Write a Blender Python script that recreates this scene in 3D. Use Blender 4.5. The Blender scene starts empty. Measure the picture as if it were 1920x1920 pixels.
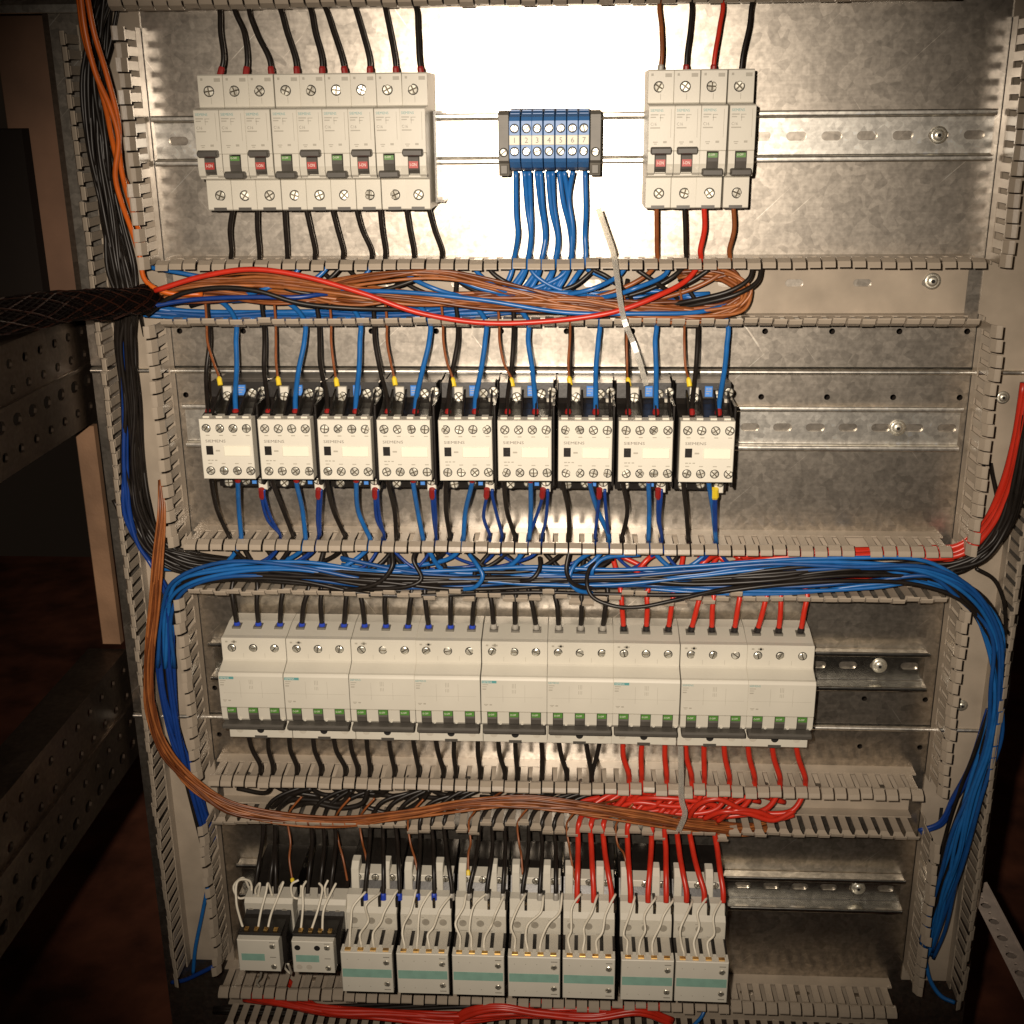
import bpy, bmesh, math, random
from mathutils import Vector, Matrix
random.seed(7)
S = 0.001                      # everything below is written in millimetres
scene = bpy.context.scene
COL = scene.collection
# world axes: X right, Z up, -Y out of the mounting plate towards the photographer ("d" = mm in front of the plate)
def W(x, z, d): return Vector((x*S, -d*S, z*S))

# ------------------------------------------------------------------ camera
CAM = (263.06, 0.0, 908.47)    # X, Z, d of the lens
FPX = 2240.8                   # focal length for a 1920 px wide picture
cF = (-0.05267194, -0.32082304, -0.94567343)
cR = (0.9985753, -0.00881678, -0.05262734)
cU = (-0.00854627, 0.94709812, -0.32083036)
cam_data = bpy.data.cameras.new('camera'); cam = bpy.data.objects.new('camera', cam_data); COL.objects.link(cam)
def dirw(v): return Vector((v[0], -v[2], v[1]))
_r, _u, _f = dirw(cR), dirw(cU), dirw(cF)
M = Matrix.Identity(4)
for i in range(3):
    M[i][0] = _r[i]; M[i][1] = _u[i]; M[i][2] = -_f[i]; M[i][3] = W(*CAM)[i]
cam.matrix_world = M
cam_data.sensor_width = 36; cam_data.lens = 36*FPX/1920
cam_data.clip_start = 0.02; cam_data.clip_end = 50
scene.camera = cam

# ------------------------------------------------------------------ world and the camera flash
world = bpy.data.worlds.new('World'); scene.world = world; world.use_nodes = True
bg = world.node_tree.nodes['Background']
bg.inputs[0].default_value = (0.9, 0.62, 0.42, 1); bg.inputs[1].default_value = 0.006
fl = bpy.data.lights.new('flash', 'SPOT'); flash = bpy.data.objects.new('flash', fl); COL.objects.link(flash)
fl.energy = 50; fl.color = (1.0, 0.86, 0.71); fl.shadow_soft_size = 0.006
fl.spot_size = math.radians(66); fl.spot_blend = 1.0
flash.location = W(CAM[0]-34, CAM[1]+26, CAM[2]+2)
_aim = W(225, -300, 0) - flash.location
flash.rotation_euler = _aim.to_track_quat('-Z', 'Y').to_euler()
vs = scene.view_settings
vs.view_transform = 'Standard'; vs.look = 'None'; vs.exposure = 0.0; vs.gamma = 1.0; vs.use_curve_mapping = False
scene.cycles.use_denoising = True
scene.cycles.max_bounces = 6; scene.cycles.diffuse_bounces = 3; scene.cycles.glossy_bounces = 4
scene.cycles.transmission_bounces = 4; scene.cycles.sample_clamp_indirect = 4.0

# pixel of the 1920 px photograph + distance from the plate -> X, Z in mm
def PX(px, py, d):
    a = (px-960)/FPX; b = (960-py)/FPX
    v = [cF[i]+cR[i]*a+cU[i]*b for i in range(3)]
    t = (d-CAM[2])/v[2]
    return CAM[0]+t*v[0], CAM[1]+t*v[1]

# ------------------------------------------------------------------ materials
MATS = {}
def mat(name, col, rough=0.45, metal=0.0, noise=0.06, nscale=60, bump=0.0, bscale=400, spec=0.5, trans=0.0):
    m = bpy.data.materials.new(name); m.use_nodes = True
    nt = m.node_tree; b = nt.nodes['Principled BSDF']
    tc = nt.nodes.new('ShaderNodeTexCoord')
    n = nt.nodes.new('ShaderNodeTexNoise'); n.inputs['Scale'].default_value = nscale; n.inputs['Detail'].default_value = 5
    nt.links.new(tc.outputs['Object'], n.inputs['Vector'])
    r = nt.nodes.new('ShaderNodeMapRange')
    r.inputs['From Min'].default_value = 0.3; r.inputs['From Max'].default_value = 0.7
    r.inputs['To Min'].default_value = 1-noise; r.inputs['To Max'].default_value = 1+noise
    nt.links.new(n.outputs['Fac'], r.inputs['Value'])
    mx = nt.nodes.new('ShaderNodeVectorMath'); mx.operation = 'SCALE'
    mx.inputs[0].default_value = col
    nt.links.new(r.outputs[0], mx.inputs['Scale'])
    nt.links.new(mx.outputs[0], b.inputs['Base Color'])
    b.inputs['Roughness'].default_value = rough; b.inputs['Metallic'].default_value = metal
    b.inputs['Specular IOR Level'].default_value = spec
    if trans: b.inputs['Transmission Weight'].default_value = trans
    if bump:
        n2 = nt.nodes.new('ShaderNodeTexNoise'); n2.inputs['Scale'].default_value = bscale; n2.inputs['Detail'].default_value = 3
        nt.links.new(tc.outputs['Object'], n2.inputs['Vector'])
        bp = nt.nodes.new('ShaderNodeBump'); bp.inputs['Strength'].default_value = bump; bp.inputs['Distance'].default_value = 0.001
        nt.links.new(n2.outputs['Fac'], bp.inputs['Height']); nt.links.new(bp.outputs[0], b.inputs['Normal'])
    MATS[name] = m
    return m

def galv(name, tint, r1, r2, mix, spangle=70, scuffed=False):
    """galvanised sheet: a sharper and a duller metal lobe, spangled, streaked and lightly scuffed"""
    m = bpy.data.materials.new(name); m.use_nodes = True; nt = m.node_tree
    N = nt.nodes.new; L = nt.links.new
    b1 = nt.nodes['Principled BSDF']; out = nt.nodes['Material Output']
    b2 = N('ShaderNodeBsdfPrincipled'); ms = N('ShaderNodeMixShader'); ms.inputs[0].default_value = mix
    L(b1.outputs[0], ms.inputs[1]); L(b2.outputs[0], ms.inputs[2]); L(ms.outputs[0], out.inputs['Surface'])
    tc = N('ShaderNodeTexCoord')
    vo = N('ShaderNodeTexVoronoi'); vo.inputs['Scale'].default_value = spangle
    no = N('ShaderNodeTexNoise'); no.inputs['Scale'].default_value = 14; no.inputs['Detail'].default_value = 8; no.inputs['Roughness'].default_value = 0.65
    fi = N('ShaderNodeTexNoise'); fi.inputs['Scale'].default_value = 260; fi.inputs['Detail'].default_value = 4
    wv = N('ShaderNodeTexNoise'); wv.inputs['Scale'].default_value = 60
    mp = N('ShaderNodeMapping'); mp.inputs['Scale'].default_value = (0.5, 1, 9)
    for t in (vo, no, fi): L(tc.outputs['Object'], t.inputs['Vector'])
    L(tc.outputs['Object'], mp.inputs['Vector']); L(mp.outputs[0], wv.inputs['Vector'])
    sep = N('ShaderNodeSeparateColor'); L(vo.outputs['Color'], sep.inputs[0])
    def rng(src, a, c, f0=0.0, f1=1.0):
        r = N('ShaderNodeMapRange'); r.inputs['From Min'].default_value = f0; r.inputs['From Max'].default_value = f1
        r.inputs['To Min'].default_value = a; r.inputs['To Max'].default_value = c; L(src, r.inputs['Value']); return r.outputs[0]
    def mul(a, c):
        q = N('ShaderNodeMath'); q.operation = 'MULTIPLY'; L(a, q.inputs[0]); L(c, q.inputs[1]); return q.outputs[0]
    k = mul(mul(rng(sep.outputs[0], 0.82, 1.14), rng(no.outputs['Fac'], 0.76, 1.2, 0.3, 0.7)), mul(rng(fi.outputs['Fac'], 0.8, 1.2, 0.3, 0.7), rng(wv.outputs['Fac'], 0.94, 1.06, 0.3, 0.7)))
    if scuffed:            # short bright scratches in two directions
        for ang, stretch, lim in ((0.75, 60, 0.70), (-0.95, 45, 0.715)):
            m1 = N('ShaderNodeMapping'); m1.inputs['Rotation'].default_value = (0, ang, 0)
            m2 = N('ShaderNodeMapping'); m2.inputs['Scale'].default_value = (9, 1, 9*stretch)
            s1 = N('ShaderNodeTexNoise'); s1.inputs['Scale'].default_value = 1.0; s1.inputs['Detail'].default_value = 2
            L(tc.outputs['Object'], m1.inputs['Vector']); L(m1.outputs[0], m2.inputs['Vector']); L(m2.outputs[0], s1.inputs['Vector'])
            k = mul(k, rng(s1.outputs['Fac'], 1.0, 1.9, lim, lim+0.05))
    sc = N('ShaderNodeVectorMath'); sc.operation = 'SCALE'; sc.inputs[0].default_value = tint; L(k, sc.inputs['Scale'])
    for b, r in ((b1, r1), (b2, r2)):
        L(sc.outputs[0], b.inputs['Base Color']); b.inputs['Metallic'].default_value = 1.0
        L(rng(no.outputs['Fac'], r*1.15, r*0.85, 0.3, 0.7), b.inputs['Roughness'])
    bp = N('ShaderNodeBump'); bp.inputs['Strength'].default_value = 0.12; bp.inputs['Distance'].default_value = 0.0008
    L(no.outputs['Fac'], bp.inputs['Height']); L(bp.outputs[0], b1.inputs['Normal'])
    MATS[name] = m; return m

galv('galvanised', (0.62, 0.565, 0.49), 0.235, 0.44, 0.45, 150, True)
galv('rail_steel', (0.85, 0.82, 0.75), 0.33, 0.42, 0.4, 200)
galv('rail_bright', (0.80, 0.78, 0.72), 0.17, 0.3, 0.25, 200)
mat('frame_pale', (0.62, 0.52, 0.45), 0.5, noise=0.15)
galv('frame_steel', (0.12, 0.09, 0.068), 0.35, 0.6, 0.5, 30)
mat('pvc', (0.37, 0.312, 0.245), 0.29, noise=0.14, nscale=35, bump=0.05)
mat('housing', (0.57, 0.54, 0.46), 0.42, noise=0.05, nscale=25, bump=0.03, bscale=900)
mat('cover_white', (0.63, 0.60, 0.515), 0.45, noise=0.04, nscale=30, bump=0.03, bscale=900)
mat('grey_grip', (0.50, 0.465, 0.39), 0.5, noise=0.08)
mat('hole_grey', (0.30, 0.275, 0.225), 0.6, noise=0.15, nscale=200)
mat('toggle_grey', (0.075, 0.068, 0.058), 0.42, noise=0.12, nscale=120)
mat('clamp_grey', (0.13, 0.12, 0.10), 0.5, noise=0.12, nscale=120)
mat('black_plastic', (0.012, 0.010, 0.0085), 0.35, noise=0.25, nscale=90, bump=0.06)
mat('screw_slot', (0.10, 0.085, 0.06), 0.5, 0.6)
mat('dark_hole', (0.006, 0.005, 0.004), 0.8)
mat('green_mark', (0.075, 0.21, 0.035), 0.5)
mat('red_mark', (0.38, 0.03, 0.022), 0.45)
mat('mark_white', (0.75, 0.7, 0.62), 0.5)
mat('teal_print', (0.10, 0.30, 0.30), 0.5)
mat('teal_strip', (0.24, 0.42, 0.345), 0.45, noise=0.08, nscale=150)
mat('print_grey', (0.24, 0.22, 0.18), 0.5)
mat('print_light', (0.36, 0.335, 0.275), 0.5)
mat('print_dark', (0.14, 0.12, 0.10), 0.5)
mat('label_paper', (0.76, 0.73, 0.60), 0.55, noise=0.03)
galv('zinc_screw', (0.85, 0.82, 0.72), 0.22, 0.6, 0.6, 900)
mat('brass', (0.85, 0.55, 0.20), 0.25, 1.0, noise=0.1)
mat('blue_terminal', (0.045, 0.16, 0.40), 0.42, noise=0.1, nscale=120)
mat('blue_label', (0.06, 0.22, 0.62), 0.45, noise=0.1)
mat('wire_black', (0.013, 0.010, 0.008), 0.4, noise=0.3, nscale=120, spec=0.35)
mat('wire_blue', (0.012, 0.115, 0.36), 0.36, noise=0.14, nscale=90)
mat('wire_blue_deep', (0.009, 0.068, 0.24), 0.38, noise=0.14, nscale=90)
mat('wire_navy', (0.008, 0.040, 0.21), 0.36, noise=0.14, nscale=90)
mat('wire_red', (0.50, 0.026, 0.011), 0.36, noise=0.12, nscale=90)
mat('wire_brown', (0.22, 0.066, 0.018), 0.4, noise=0.25, nscale=90)
mat('wire_brown_dark', (0.13, 0.036, 0.010), 0.4, noise=0.25, nscale=90)
mat('wire_brown_light', (0.30, 0.10, 0.028), 0.4, noise=0.25, nscale=90)
mat('wire_orange', (0.60, 0.12, 0.012), 0.4, noise=0.15, nscale=90)
mat('wire_white', (0.68, 0.63, 0.52), 0.4, noise=0.06, nscale=90)
mat('braid_dark', (0.004, 0.0025, 0.002), 0.6, noise=0.4, nscale=200, spec=0.08)
mat('braid_brown', (0.020, 0.006, 0.003), 0.4, spec=0.2, noise=0.5, nscale=200)
mat('sleeve', (0.004, 0.002, 0.0015), 0.9, noise=0.6, nscale=500, spec=0.03)
mat('ferrule_red', (0.26, 0.014, 0.012), 0.4); mat('ferrule_yellow', (0.75, 0.55, 0.03), 0.4)
mat('ferrule_blue', (0.015, 0.05, 0.42), 0.4); mat('ferrule_grey', (0.33, 0.31, 0.27), 0.4)
mat('ferrule_black', (0.012, 0.01, 0.01), 0.4)
mat('tie', (0.70, 0.67, 0.60), 0.25, noise=0.05, trans=0.7)
mat('wood', (0.21, 0.12, 0.068), 0.6, noise=0.3, nscale=22, bump=0.2)
mat('brown_board', (0.16, 0.085, 0.05), 0.6, noise=0.25, nscale=18)
mat('dark_box', (0.010, 0.0065, 0.0045), 0.8, spec=0.2)
mat('floor_brown', (0.22, 0.075, 0.04), 0.85, noise=0.6, nscale=12)

# ------------------------------------------------------------------ mesh builder (points are x, z, d in mm)
class MB:
    def __init__(self): self.v = []; self.f = []; self.m = []; self.mi = 0
    def add(self, vs, fs):
        o = len(self.v); self.v += vs
        for f in fs: self.f.append([o+i for i in f]); self.m.append(self.mi)
        return self
    def box(self, x0, x1, z0, z1, d0, d1, c=0.0):
        """box with its front (d1) edges chamfered by c"""
        if x0 > x1: x0, x1 = x1, x0
        if z0 > z1: z0, z1 = z1, z0
        if c <= 0:
            vs = [(x, z, d) for d in (d0, d1) for z in (z0, z1) for x in (x0, x1)]
            return self.add(vs, [(0, 1, 3, 2), (4, 6, 7, 5), (0, 4, 5, 1), (2, 3, 7, 6), (0, 2, 6, 4), (1, 5, 7, 3)])
        R = lambda a, d: [(x0+a, z0+a, d), (x1-a, z0+a, d), (x1-a, z1-a, d), (x0+a, z1-a, d)]
        vs = R(0, d0)+R(0, d1-c)+R(c, d1)
        fs = [(3, 2, 1, 0), (8, 9, 10, 11)]
        for i in range(4):
            j = (i+1) % 4; fs += [(i, j, 4+j, 4+i), (4+i, 4+j, 8+j, 8+i)]
        return self.add(vs, fs)
    def prism(self, prof, x0, x1, c=0.0):
        """profile [(z, d)...] swept along x, ends chamfered a little"""
        n = len(prof)
        if c > 0:
            cz = sum(p[0] for p in prof)/n; cd = sum(p[1] for p in prof)/n
            sh = [(p[0]+(c if p[0] < cz else -c), p[1]-(c if p[1] > cd else 0)) for p in prof]
            rows = [(sh, x0), (prof, x0+c), (prof, x1-c), (sh, x1)]
        else: rows = [(prof, x0), (prof, x1)]
        vs = [(x, z, d) for pr, x in rows for z, d in pr]; k = len(rows)
        fs = [tuple(range(n))[::-1], tuple(range((k-1)*n, k*n))]
        for r in range(k-1):
            for i in range(n):
                j = (i+1) % n; fs.append((r*n+i, r*n+j, (r+1)*n+j, (r+1)*n+i))
        return self.add(vs, fs)
    def vprism(self, prof, z0, z1):
        """profile [(x, d)...] swept along z"""
        n = len(prof); vs = [(x, z, d) for z in (z0, z1) for x, d in prof]
        fs = [tuple(range(n)), tuple(range(n, 2*n))[::-1]]
        fs += [(i, (i+1) % n, n+(i+1) % n, n+i) for i in range(n)]
        return self.add(vs, fs)
    def cyl(self, x, z, d0, d1, r, n=14, r1=None, dome=0.0):
        r1 = r if r1 is None else r1
        ring = lambda q, d: [(x+q*math.cos(2*math.pi*i/n), z+q*math.sin(2*math.pi*i/n), d) for i in range(n)]
        vs = ring(r, d0)+ring(r1, d1); fs = [tuple(range(n))[::-1]]
        fs += [(i, (i+1) % n, n+(i+1) % n, n+i) for i in range(n)]
        if dome:
            vs += ring(r1*0.6, d1+dome*0.75)+[(x, z, d1+dome)]
            fs += [(n+i, n+(i+1) % n, 2*n+(i+1) % n, 2*n+i) for i in range(n)]
            fs += [(2*n+i, 2*n+(i+1) % n, 3*n) for i in range(n)]
        else: fs.append(tuple(range(n, 2*n)))
        return self.add(vs, fs)
    def ring(self, x, z, d0, d1, ri, ro, n=16):
        R = lambda q, d: [(x+q*math.cos(2*math.pi*i/n), z+q*math.sin(2*math.pi*i/n), d) for i in range(n)]
        vs = R(ri, d0)+R(ro, d0)+R(ro, d1)+R(ri, d1); fs = []
        for i in range(n):
            j = (i+1) % n
            for a in range(4): b = (a+1) % 4; fs.append((a*n+i, a*n+j, b*n+j, b*n+i))
        return self.add(vs, fs)
    def screw(self, x, z, d, r, h=0.9, cuts=2, rot=0.6, slot=0.16):
        """pan head: dark socket floor (material 1) with raised metal sectors (material 0) leaving a cross or a slot"""
        self.mi = 1; self.cyl(x, z, d-0.4, d+h*0.35, r*0.93, 12)
        self.mi = 0
        g = r*slot; k = 2*cuts
        for q in range(k):
            a0 = rot+2*math.pi*q/k; a1 = rot+2*math.pi*(q+1)/k
            mid = (a0+a1)/2; off = g/math.sin((a1-a0)/2) if k > 2 else g
            ox, oz = off*math.cos(mid), off*math.sin(mid)
            n = 4 if k > 2 else 7
            arc = [(a0+(a1-a0)*i/n) for i in range(n+1)]
            rr = r-off*0.75
            bot = [(x+ox, z+oz)]+[(x+ox+rr*math.cos(a), z+oz+rr*math.sin(a)) for a in arc]
            tp = [(x+ox, z+oz)]+[(x+ox+rr*0.8*math.cos(a), z+oz+rr*0.8*math.sin(a)) for a in arc]
            m = len(bot); vs = [(p[0], p[1], d-0.2) for p in bot]+[(p[0], p[1], d+h*0.7) for p in bot]+[(p[0], p[1], d+h) for p in tp]
            fs = [tuple(range(2*m, 3*m))]
            for i in range(m):
                j = (i+1) % m; fs += [(i, j, m+j, m+i), (m+i, m+j, 2*m+j, 2*m+i)]
            self.add(vs, fs)
        return self
    def holed(self, x0, x1, z0, z1, d, holes, th=1.5, seg=4):
        """sheet at depth d with slots (cx, cz, w, h) in one row, each with a real edge th deep"""
        hs = sorted(holes); xs = [x0]+[(hs[i][0]+hs[i+1][0])/2 for i in range(len(hs)-1)]+[x1]
        if not hs:
            return self.add([(x0, z0, d), (x1, z0, d), (x1, z1, d), (x0, z1, d)], [(0, 1, 2, 3)])
        for i, (cx, cz, w, h) in enumerate(hs):
            a, b = xs[i], xs[i+1]; r = min(w, h)/2
            inner = []
            for qx, qz, s0 in ((1, 1, 0), (-1, 1, 1), (-1, -1, 2), (1, -1, 3)):
                for s in range(seg+1):
                    t = (s0+s/seg)*math.pi/2
                    inner.append((cx+qx*(w/2-r)+r*math.cos(t), cz+qz*(h/2-r)+r*math.sin(t)))
            n = len(inner); q = seg+1
            co = [(b, z1), (a, z1), (a, z0), (b, z0)]
            o = len(self.v)
            vs = [(p[0], p[1], d) for p in inner]+[(p[0], p[1], d-th) for p in inner]+[(c[0], c[1], d) for c in co]
            fs = []
            for c in range(4):
                for s in range(seg): fs.append((2*n+c, c*q+s, c*q+s+1))
                c2 = (c+1) % 4; fs.append((2*n+c, c*q+seg, c2*q, 2*n+c2))
            fs += [(j, n+j, n+(j+1) % n, (j+1) % n) for j in range(n)]
            self.add(vs, fs)
        return self
    def tube(self, pts, r, n=8, caps=True):
        """round bar along 3-D points (x, z, d)"""
        P = [Vector(p) for p in pts]; m = len(P); vs = []; up = None
        for i in range(m):
            t = (P[min(i+1, m-1)]-P[max(i-1, 0)])
            t = t.normalized() if t.length > 1e-9 else Vector((1, 0, 0))
            if up is None: up = Vector((0.3, 0.2, 1)) if abs(t.z) < 0.9 else Vector((1, 0, 0))
            a = (up-t*up.dot(t)).normalized(); b = t.cross(a); up = a
            rr = r(i/(m-1)) if callable(r) else r
            vs += [tuple(P[i]+rr*(a*math.cos(2*math.pi*k/n)+b*math.sin(2*math.pi*k/n))) for k in range(n)]
        fs = [(i*n+k, i*n+(k+1) % n, (i+1)*n+(k+1) % n, (i+1)*n+k) for i in range(m-1) for k in range(n)]
        if caps: fs += [tuple(range(n)), tuple(range((m-1)*n, m*n))[::-1]]
        return self.add(vs, fs)
    def mesh(self, name, mats, smooth=False, org=(0, 0, 0)):
        me = bpy.data.meshes.new(name)
        me.from_pydata([((x-org[0])*S, -(d-org[2])*S, (z-org[1])*S) for x, z, d in self.v], [], self.f)
        for m in (mats if isinstance(mats, (list, tuple)) else [mats]): me.materials.append(MATS[m])
        me.polygons.foreach_set('material_index', self.m)
        if smooth: me.polygons.foreach_set('use_smooth', [True]*len(self.f))
        bm = bmesh.new(); bm.from_mesh(me); bmesh.ops.recalc_face_normals(bm, faces=bm.faces); bm.to_mesh(me); bm.free()
        if smooth == 'auto': me.set_sharp_from_angle(angle=math.radians(38))
        me.update(); return me
    def build(self, name, mats, parent=None, loc=(0, 0, 0), smooth=False, org=(0, 0, 0)):
        return link(name, self.mesh(name, mats, smooth, org), parent, loc)
def link(name, me, parent=None, loc=(0, 0, 0)):
    o = bpy.data.objects.new(name, me); COL.objects.link(o); o.parent = parent; o.location = W(*loc); return o
def empty(name, loc):
    o = bpy.data.objects.new(name, None); COL.objects.link(o); o.location = W(*loc); o.empty_display_size = 0.01; return o
def tag(o, label, cat, group=None):
    o['label'] = label; o['category'] = cat
    if group: o['group'] = group
    return o
def structure(o, label=None):
    o['kind'] = 'structure'
    if label: o['label'] = label
    return o
def copy_tree(o, parent=None):
    c = o.copy(); COL.objects.link(c); c.parent = parent
    if o.name.startswith('terminal_screw'): c.rotation_euler = (math.radians(random.uniform(-6, 6)), random.uniform(0, 6.28), math.radians(random.uniform(-6, 6)))
    if parent is None: c.rotation_euler = (0, math.radians(random.gauss(0, 0.22)), math.radians(random.gauss(0, 0.25)))
    for ch in list(o.children): copy_tree(ch, c)
    return c
TXT = {}
def text_mesh(s, size, m, squeeze=1.0):
    """lettering as a flat mesh, left-aligned on x = 0, centred on z = 0, size = cap height in mm"""
    key = (s, size, m, squeeze)
    if key in TXT: return TXT[key]
    cu = bpy.data.curves.new('lettering', 'FONT'); cu.body = s; cu.size = 1; cu.resolution_u = 2
    o = bpy.data.objects.new('lettering', cu); COL.objects.link(o)
    dg = bpy.context.evaluated_depsgraph_get(); dg.update()
    me = bpy.data.meshes.new_from_object(o.evaluated_get(dg)); bpy.data.objects.remove(o)
    k = size/0.69*S
    for v in me.vertices: v.co = Vector((v.co.x*k*squeeze, 0, (v.co.y-0.345)*k))
    me.materials.clear(); me.materials.append(MATS[m]); me.name = 'lettering'; TXT[key] = me; return me
ORD = ['first', 'second', 'third', 'fourth', 'fifth', 'sixth', 'seventh', 'eighth', 'ninth', 'tenth', 'eleventh', 'twelfth', 'thirteenth', 'fourteenth',
       'fifteenth', 'sixteenth', 'seventeenth', 'eighteenth']

# ------------------------------------------------------------------ the setting: mounting plates
PL, PR = -118, 622
plate_rows = [(118, -189.5, [(-162.2,)]), (-191.2, -493.5, [(-212.9,), (-470.0,)]), (-495.2, -830, [(-515.0,)])]
plates = []
for i, (zt, zb, rows) in enumerate(plate_rows):
    mb = MB(); z = zb
    for (zr,) in sorted(rows):
        hs = [(-44.6+50*k, zr, 4.6, 4.6) for k in range(-1, 14)]
        if zr-6 > z: mb.add([(PL, z, 0), (PR, z, 0), (PR, zr-6, 0), (PL, zr-6, 0)], [(0, 1, 2, 3)])
        mb.holed(PL, PR, zr-6, zr+6, 0, hs, 2.0, 3); z = zr+6
    mb.add([(PL, z, 0), (PR, z, 0), (PR, zt, 0), (PL, zt, 0)], [(0, 1, 2, 3)])
    mb.add([(PL, zb, 0), (PR, zb, 0), (PR, zb, -12), (PL, zb, -12)], [(0, 1, 2, 3)])
    o = mb.build('mounting_plate', 'galvanised')
    structure(o, ['upper', 'middle', 'lower'][i]+' galvanised steel mounting plate of the cabinet')
    if i:      # rolled upper edge
        pr = [(zt-4.4, -12)]+[(zt-2.1-2.3*math.cos(t*math.pi/8), 0.2+2.9*math.sin(t*math.pi/8)) for t in range(9)]+[(zt+0.2, -12)]
        MB().prism(pr, PL, PR).build('rolled_edge', 'rail_steel', o, smooth='auto')
    plates.append(o)
o = MB().box(-125, 630, -840, 125, -44, -40).build('cabinet_back', 'dark_box'); structure(o, 'dark back of the cabinet behind the plates')

# ------------------------------------------------------------------ wiring ducts
PITCH = 10.4; DT = 46.0
FP = [(0, 12), (0, 34), (1.9, 37.5), (2.0, 39.5), (-0.6, 44.6), (-3.6, 46)]      # outward, d
def finger_mesh(axis, sgn):
    """one PVC finger: narrow stem, wide head bulging outward and curling in; axis = run of the wall"""
    mb = MB(); th = 1.0
    def P(u, o, d): return (u, o*sgn, d) if axis == 'x' else (o*sgn, u, d)
    def sheet(prof, w0, w1):
        n = len(prof); vs = []
        for k, (o, d) in enumerate(prof):
            w = w0 if k == 0 else w1
            vs += [P(-w, o, d), P(w, o, d), P(w, o-th, d), P(-w, o-th, d)]
        fs = [(0, 1, 2, 3), (4*n-4, 4*n-3, 4*n-2, 4*n-1)]
        for k in range(n-1):
            for a in range(4): b = (a+1) % 4; fs.append((4*k+a, 4*k+b, 4*k+4+b, 4*k+4+a))
        mb.add(vs, fs)
    sheet(FP[:2], 3.0, 3.0)
    sheet(FP[1:], 3.0, 4.55)
    return mb.mesh('finger', 'pvc')
FM = {(a, s): finger_mesh(a, s) for a in 'xz' for s in (1, -1)}
FINGERS = []
def duct_wall(root, axis, at, a, b, sgn, jit=0.5, push=None, skip=()):
    """solid foot of a wall plus its row of fingers; root sits at the plate's origin"""
    mb = MB()
    if axis == 'x': mb.box(a, b, at-1.3*max(sgn, 0)+0.0, at+1.3*max(-sgn, 0), 0.05, 12.2)
    else: mb.box(at-1.3*max(sgn, 0), at+1.3*max(-sgn, 0), a, b, 0.05, 12.2)
    mb.build('wall', 'pvc', root)
    n = int((b-a)/PITCH); o0 = a+((b-a)-n*PITCH)/2+PITCH/2
    for i in range(n):
        if i in skip: continue
        u = o0+i*PITCH; off = random.gauss(0, 0.12)*jit*2
        p = push(i, n) if push else 0.0
        loc = (u+off, at, 0) if axis == 'x' else (at, u+off, 0)
        f = link('finger', FM[(axis, sgn)], root, loc)
        tilt = math.radians(random.gauss(0, 1.0)*jit+p)
        if axis == 'x': f.rotation_euler = (-tilt*sgn, math.radians(random.gauss(0, 0.5)*jit), 0)
        else: f.rotation_euler = (math.radians(random.gauss(0, 0.5)*jit), 0, tilt*sgn)
        FINGERS.append((axis, at, u))
def gap_x(a, b, x):
    n = int((b-a)/PITCH); o0 = a+((b-a)-n*PITCH)/2
    return o0+round((x-o0)/PITCH)*PITCH
DX0, DX1 = -45.0, 551.0
HD = [('topmost', 107, 67), ('upper', -105, -149.5), ('middle', -321.5, -364.5), ('lower', -533.5, -576.0), ('bottom', -752, -793)]
DL = ['slotted grey wiring duct along the top edge, above both rows of single breakers',
      'slotted grey wiring duct holding the brown and blue tangle above the contactors',
      'slotted grey wiring duct full of blue and black wires below the contactors',
      'slotted grey wiring duct with the brown bundle, below the three-pole breakers',
      'slotted grey wiring duct with red cables at the very bottom']
def nopush(i, n): return 0.0
def push_low(i, n):
    return (random.choice((0, 0, 4, -5, 7)) if 0.28*n < i < 0.72*n else 0.0)
for i, (nm, zu, zl) in enumerate(HD):
    x0, x1 = (DX0, DX1) if i < 4 else (-57, 551)
    if i == 0: x0, x1 = -62, 520
    root = empty('wiring_duct', (0, 0, 0)); tag(root, DL[i], 'wiring duct', 'horizontal wiring ducts')
    mb = MB()
    hs = [(24.6+50*k, (zu+zl)/2+1.5, 13.5, 5.5) for k in range(-1, 11)]
    mb.holed(x0, x1, zl, zu, 1.6, hs, 1.5, 4).build('base', 'pvc', root)
    if i: duct_wall(root, 'x', zu, x0, x1, 1, 0.5 if i < 3 else 0.8, (lambda a, n: random.choice((0, 0, 0, 3, -4)) if 0.5*n < a < 0.75*n else 0) if i >= 3 else None, (50,) if i == 2 else ())
    duct_wall(root, 'x', zl, x0, x1, -1, 0.5 if i < 2 else 0.9, push_low if i in (2, 3) else None)
# vertical ducts
VSEG = [(-111, 56), (-327, -149), (-540, -365), (-735, -577)]
for side in (0, 1):
    root = empty('wiring_duct', (0, 0, 0))
    tag(root, ['tall slotted grey wiring duct at the left, full of black wires', 'tall slotted grey wiring duct at the right, with a blue bundle'][side], 'wiring duct', 'vertical wiring ducts')
    xi, xo = (-51, -93) if not side else (562, 603)
    hs = []
    mb = MB(); x0, x1 = min(xi, xo), max(xi, xo)
    mb.box(x0, x1, -752, 70, 0.05, 1.5).build('base', 'pvc', root)
    if side:
        for z in (-208, -236, -262, -318, -412, -436, -578, -700, -722):
            o = MB().box(577.5, 580.5, z-6, z+6, 1.2, 1.75).build('slot', 'dark_hole', root)
    for a, b in VSEG: duct_wall(root, 'z', xi, a, b, 1 if not side else -1, 0.9)
    duct_wall(root, 'z', xo, -752, 58, -1 if not side else 1, 0.9)

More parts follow.
